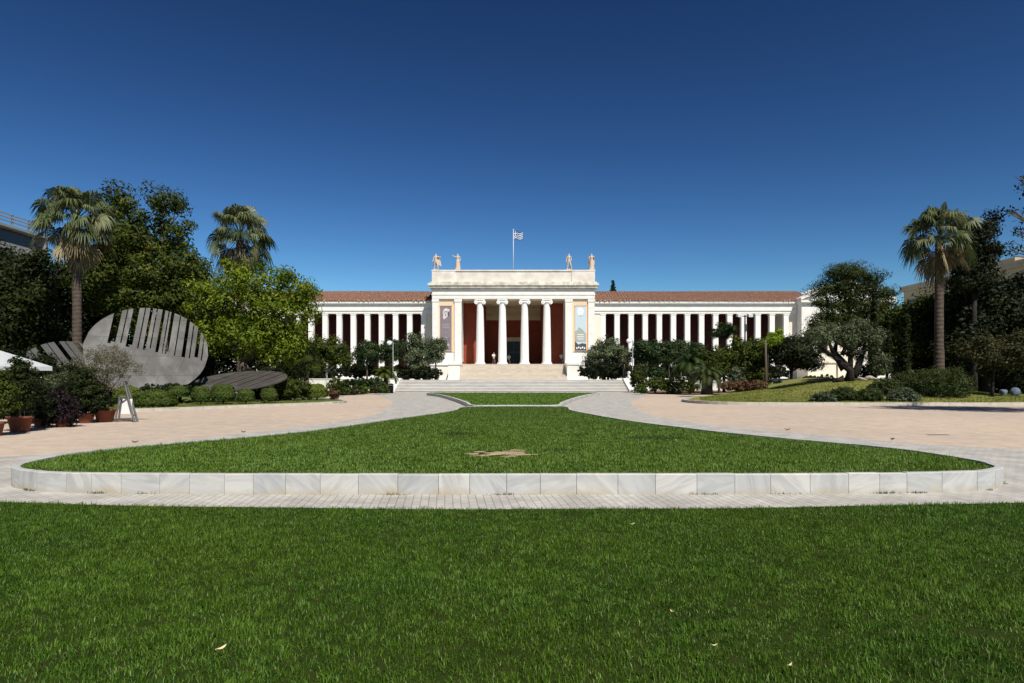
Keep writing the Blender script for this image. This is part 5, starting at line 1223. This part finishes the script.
ctr = (a0+a1)/2; mb.obox(ctr + np.array((.18, .1, 0)), (.26, -.05, 0), (.004, .02, 0), (a0-a1)/2*np.array((.2, 0, 1)), 0); mb.build('white_panel', M['whiteplastic'], ab)
# parasol
pc_ = np.array((-21.35, 25.2, 0)); pr = thing('garden_parasol', 'white canvas parasol corner reaching in at the left edge', 'parasol', tuple(pc_))
mb = MB(); hs = 3.25; zc, ze = 3.05, 2.05
cs = [(pc_[0]+hs*math.cos(a), pc_[1]+hs*math.sin(a), ze) for a in (R(0), R(90), R(180), R(270))]
mb.add([(pc_[0], pc_[1], zc)] + cs + [(a[0], a[1], a[2]-.16) for a in cs], [(0, 1, 2), (0, 2, 3), (0, 3, 4), (0, 4, 1), (1, 5, 6, 2), (2, 6, 7, 3), (3, 7, 8, 4), (4, 8, 5, 1)]); mb.build('canopy', M['canvas'], pr)
mb = MB(); mb.tube([(pc_[0], pc_[1], .05), (pc_[0], pc_[1], zc)], [.04, .04], 8); mb.build('pole', M['greymetal'], pr)
mb = MB(); mb.lathe((pc_[0], pc_[1], 0), [(.4, 0), (.4, .08), (.08, .14)], 16); mb.build('base', M['greymetal'], pr)

# ------------------------------------------------------------------ street furniture
def lamp(label, px, d, y_top, y_base, z0):
    x = (px-512)*d/640; z1 = CAM_H+(HZ-y_top)*d/640
    o = thing('lamp_post', label, 'street lamp', (x, d, z0), 'lamp posts by the steps')
    mb = MB(); mb.tube([(x, d, z0), (x, d, z1-.2)], [.07, .045], 8); mb.lathe((x, d, z0), [(.14, 0), (.12, .5), (.07, .6)], 10); mb.tube([(x, d, z1-.2), (x-.12, d, z1), (x-.35, d, z1-.02)], [.045, .035, .03], 6); mb.build('pole', M['greymetal'], o)
    mb = MB(); mb.ball((x-.42, d, z1-.22), (.3, .3, .26)); mb.build('lamp_globe', M['lampglass'], o, smooth=True)
lamp('slim grey lamp post with a white globe right of the steps', 632.6, 73.0, 339, 385, .1)
lamp('slim grey lamp post half hidden by the citrus trees left of the steps', 393, 73.0, 341, 385, .1)
x, d = (745-512)*62/640, 62; z1 = CAM_H+(HZ-315)*d/640
cp = thing('camera_pole', 'dark green pole carrying two white security cameras right of the museum steps', 'camera pole', (x, d, .1))
mb = MB(); mb.tube([(x, d, .1), (x, d, z1)], [.10, .07], 8); mb.tube([(x-.55, d, z1-.15), (x+.45, d, z1-.15)], [.04, .04], 6); mb.box(x-.12, x+.12, d-.2, d-.09, z1-1.6, z1-.9); mb.build('pole', M['darkmetal'], cp)
for dx_ in (-.62, .42):
    mb = MB(); mb.obox((x+dx_, d-.15, z1-.05), (.2, 0, 0), (0, .3, .06), (0, -.03, .13)); mb.build('security_camera', M['whiteplastic'], cp)
x, d = (765.6-512)*57/640, 57; zb = .1
mb = MB(); mb.tube([(x, d, zb-.05), (x+.03, d, zb+2.5), (x, d, CAM_H+(HZ-340)*d/640)], [.11, .095, .08], 9)
solo(mb, 'wooden_post', M['wood'], (x, d, zb), 'bare wooden post topped by a lime green climber', 'post', smooth=True)
x, d = (391-512)*66/640, 66
lb_ = thing('litter_bin', 'small black litter bin at the left foot of the steps', 'bin', (x, d, 0))
mb = MB(); mb.lathe((x, d, 0), [(.22, 0), (.25, .05), (.27, .75), (.25, .78)], 16); mb.build('bin_body', M['black'], lb_, smooth=True)
mb = MB(); mb.lathe((x, d, .8), [(.28, 0), (.26, .1), (.12, .18)], 16); mb.build('bin_lid', M['black'], lb_, smooth=True)
x, d = (437.3-512)*80.5/640, 80.5
sg = thing('info_sign', 'small pale blue sign on a grey stand beside the left stair pedestal', 'sign', (x, d, 1.29))
mb = MB(); mb.box(x-.2, x+.2, d, d+.12, 1.29, 1.95); mb.build('stand', M['greymetal'], sg)
mb = MB(); mb.obox((x, d-.03, 2.25), (.27, 0, 0), (0, .03, 0), (0, .08, .3)); mb.build('sign_panel', M['printblue'], sg)
for px, py, lab in ((1003, 389, 'blue grey covered lump under the trees at right, the left one'), (1015, 391.5, 'blue grey covered lump under the trees at right, the larger right one')):
    d = 43; x, y, z = P(px, py, d); g = gz(x, d); r_ = .24 if px < 1010 else .31
    mb = MB(); vs0 = len(mb.v); mb.ball((x, d, g+r_*.8), (r_, r_*.9, r_*1.0), 16, 10)
    mb.v = [(a+.05*math.sin(b_*9+c_*7), b_, c_+.04*math.sin(a*11)) for a, b_, c_ in mb.v]
    solo(mb, 'covered_floodlight', M['bluegrey'], (x, d, g), lab, 'floodlight', 'covered floodlights', smooth=True)
for px, py, r_, d, lab in ((871, 379, .45, 47, 'flat pale rock on the earth right of the leaning olive'), (884, 380, .3, 47.5, 'small pale rock on the earth below the grey green shrub'), (862, 380.5, .3, 46.8, 'pale rock beside the leaning olive trunk')):
    x = (px-512)*d/640; g = gz(x, d); mb = MB(); mb.ball((x, d, g+.08), (r_, r_*.7, r_*.42), 12, 8); mb.v = [(a+.07*math.sin(c_*13+b_*5), b_, c_+.05*math.sin(a*7)) for a, b_, c_ in mb.v]
    solo(mb, 'rock', M['rock'], (x, d, g), lab, 'rock', 'rocks on the mound')

# ------------------------------------------------------------------ city buildings behind
cb = thing('city_building', 'white modern apartment block with dark glass strip behind the far left trees', 'building', (-60, 58, 0))
mb = MB(); mb.box(-75, -52.6, 35, 70.4, 0, 17.0); mb.build('wall', M['citywhite'], cb)
mb = MB(); mb.box(-76, -51.6, 34, 71.2, 17.0, 17.25); mb.box(-76, -51.6, 34, 71.2, 14.4, 14.6); mb.box(-51.75, -51.6, 34, 71.2, 14.6, 15.4); mb.box(-76, -51.6, 70.9, 71.2, 14.6, 17.0); mb.build('floor_slab', M['citywhite'], cb)
mb = MB(); mb.box(-52.59, -52.5, 36, 70.0, 14.7, 16.95); mb.box(-52.59, -52.5, 36, 70.0, 11.0, 13.2); mb.build('window', M['citydark'], cb)
mb = MB()
for z in (17.6, 17.95, 18.3): mb.box(-51.8, -51.68, 34, 69, z, z+.12)
for y in np.arange(34, 70, 2.3): mb.box(-51.8, -51.68, y, y+.12, 17.25, 18.4)
mb.build('railing', M['citywhite'], cb)
rb = thing('city_building', 'cream city building with a flat roof behind the trees on the right', 'building', (66, 82, 0))
mb = MB(); mb.box(60.3, 80, 56, 98.5, 0, 14.7); mb.box(66, 74, 84, 94, 14.7, 17.4); mb.build('wall', M['citycream'], rb)
mb = MB(); mb.box(59.8, 80.4, 55.5, 99, 14.7, 15.0); mb.box(59.9, 60.2, 55.6, 98.9, 15.0, 15.5); mb.box(59.9, 80.3, 98.6, 98.9, 15.0, 15.5); mb.build('roof', M['citycream'], rb)
for z in (4.6, 8.0, 11.4):
    for y in np.arange(58, 97, 4.2):
        mb = MB(); mb.box(60.24, 60.34, y, y+1.7, z, z+1.9); mb.build('window', M['citydark'], rb)
mb = MB(); mb.tube([(62, 82, 15.0), (62, 82, 19.2)], [.05, .03], 5)
for zz in (17.4, 18.2, 18.8): mb.tube([(61.5, 82, zz), (62.5, 82, zz)], [.025, .025], 4)
mb.build('antenna', M['darkmetal'], rb)

# ------------------------------------------------------------------ fallen leaves on the lawn
for px, py, L_, rz, lab in ((221, 650, .038, 1.1, 'long tan fallen leaf lying on the left of the foreground lawn'), (632, 525, .03, .2, 'pale fallen leaf near the far edge of the foreground lawn'), (714, 647, .02, .1, 'whitish petal on the right of the foreground lawn'),
                            (672, 613, .02, 2.0, 'small whitish petal right of the middle of the foreground lawn'), (790, 667, .022, .6, 'whitish leaf near the bottom of the foreground lawn')):
    d = (CAM_H-.085)*640/(py-377); x = (px-512)*d/640; mb = MB(); n_ = 7; vs = []; fs = []
    for i in range(n_):
        t = i/(n_-1)*2-1; w_ = .3*L_*math.sqrt(max(0, 1-t*t))*(1.1-.3*t); z_ = .088 + .012*t*t
        for s_ in (-1, 0, 1): vs.append((x+math.cos(rz)*t*L_-math.sin(rz)*s_*w_, d+math.sin(rz)*t*L_+math.cos(rz)*s_*w_, z_ + (.008 if s_ else 0)))
    for i in range(n_-1):
        for s_ in (0, 1): fs.append((i*3+s_, i*3+s_+1, i*3+4+s_, i*3+3+s_))
    mb.add(vs, fs); solo(mb, 'fallen_leaf', M['dryleaf'], (x, d, .08), lab, 'leaf', 'fallen leaves and petals')

for px, py, L_, rz, lab in ((135, 442.8, .075, .3, 'dark dry leaf on the left gravel in front of the sandwich board'), (243.5, 432.5, .07, .1, 'dark dry leaf on the left gravel near the lawn edge'), (787.5, 430.2, .08, 2.9, 'dark dry leaf on the right gravel close to the paved band'), (892.5, 440, .07, .4, 'dark dry leaf on the right paved band beyond the lawn')):
    d = CAM_H*640/(py-377); x = (px-512)*d/640; mb = MB(); vs = []; fs = []; n_ = 7
    for i in range(n_):
        t = i/(n_-1)*2-1; w_ = .5*L_*math.sqrt(max(0, 1-t*t)); z_ = .012 + .03*t*t
        for s_ in (-1, 0, 1): vs.append((x+math.cos(rz)*t*L_-math.sin(rz)*s_*w_, d+math.sin(rz)*t*L_+math.cos(rz)*s_*w_, z_ + (.02 if s_ else 0)))
    for i in range(n_-1):
        for s_ in (0, 1): fs.append((i*3+s_, i*3+s_+1, i*3+4+s_, i*3+3+s_))
    mb.add(vs, fs); solo(mb, 'fallen_leaf', M['deadleaf'], (x, d, .0), lab, 'leaf', 'dry leaves on the forecourt')
dc = thing('drain_grate', 'narrow dark drain grate set in the right gravel', 'drain', (12.05, 18.1, 0))
mb = MB(); mb.box(11.75, 12.35, 18.03, 18.17, -.02, .006); mb.build('frame', M['black'], dc)
mb = MB()
for k in range(8): mb.box(11.79+.07*k, 11.82+.07*k, 18.045, 18.155, .0062, .010)
mb.build('grating', M['darkmetal'], dc)
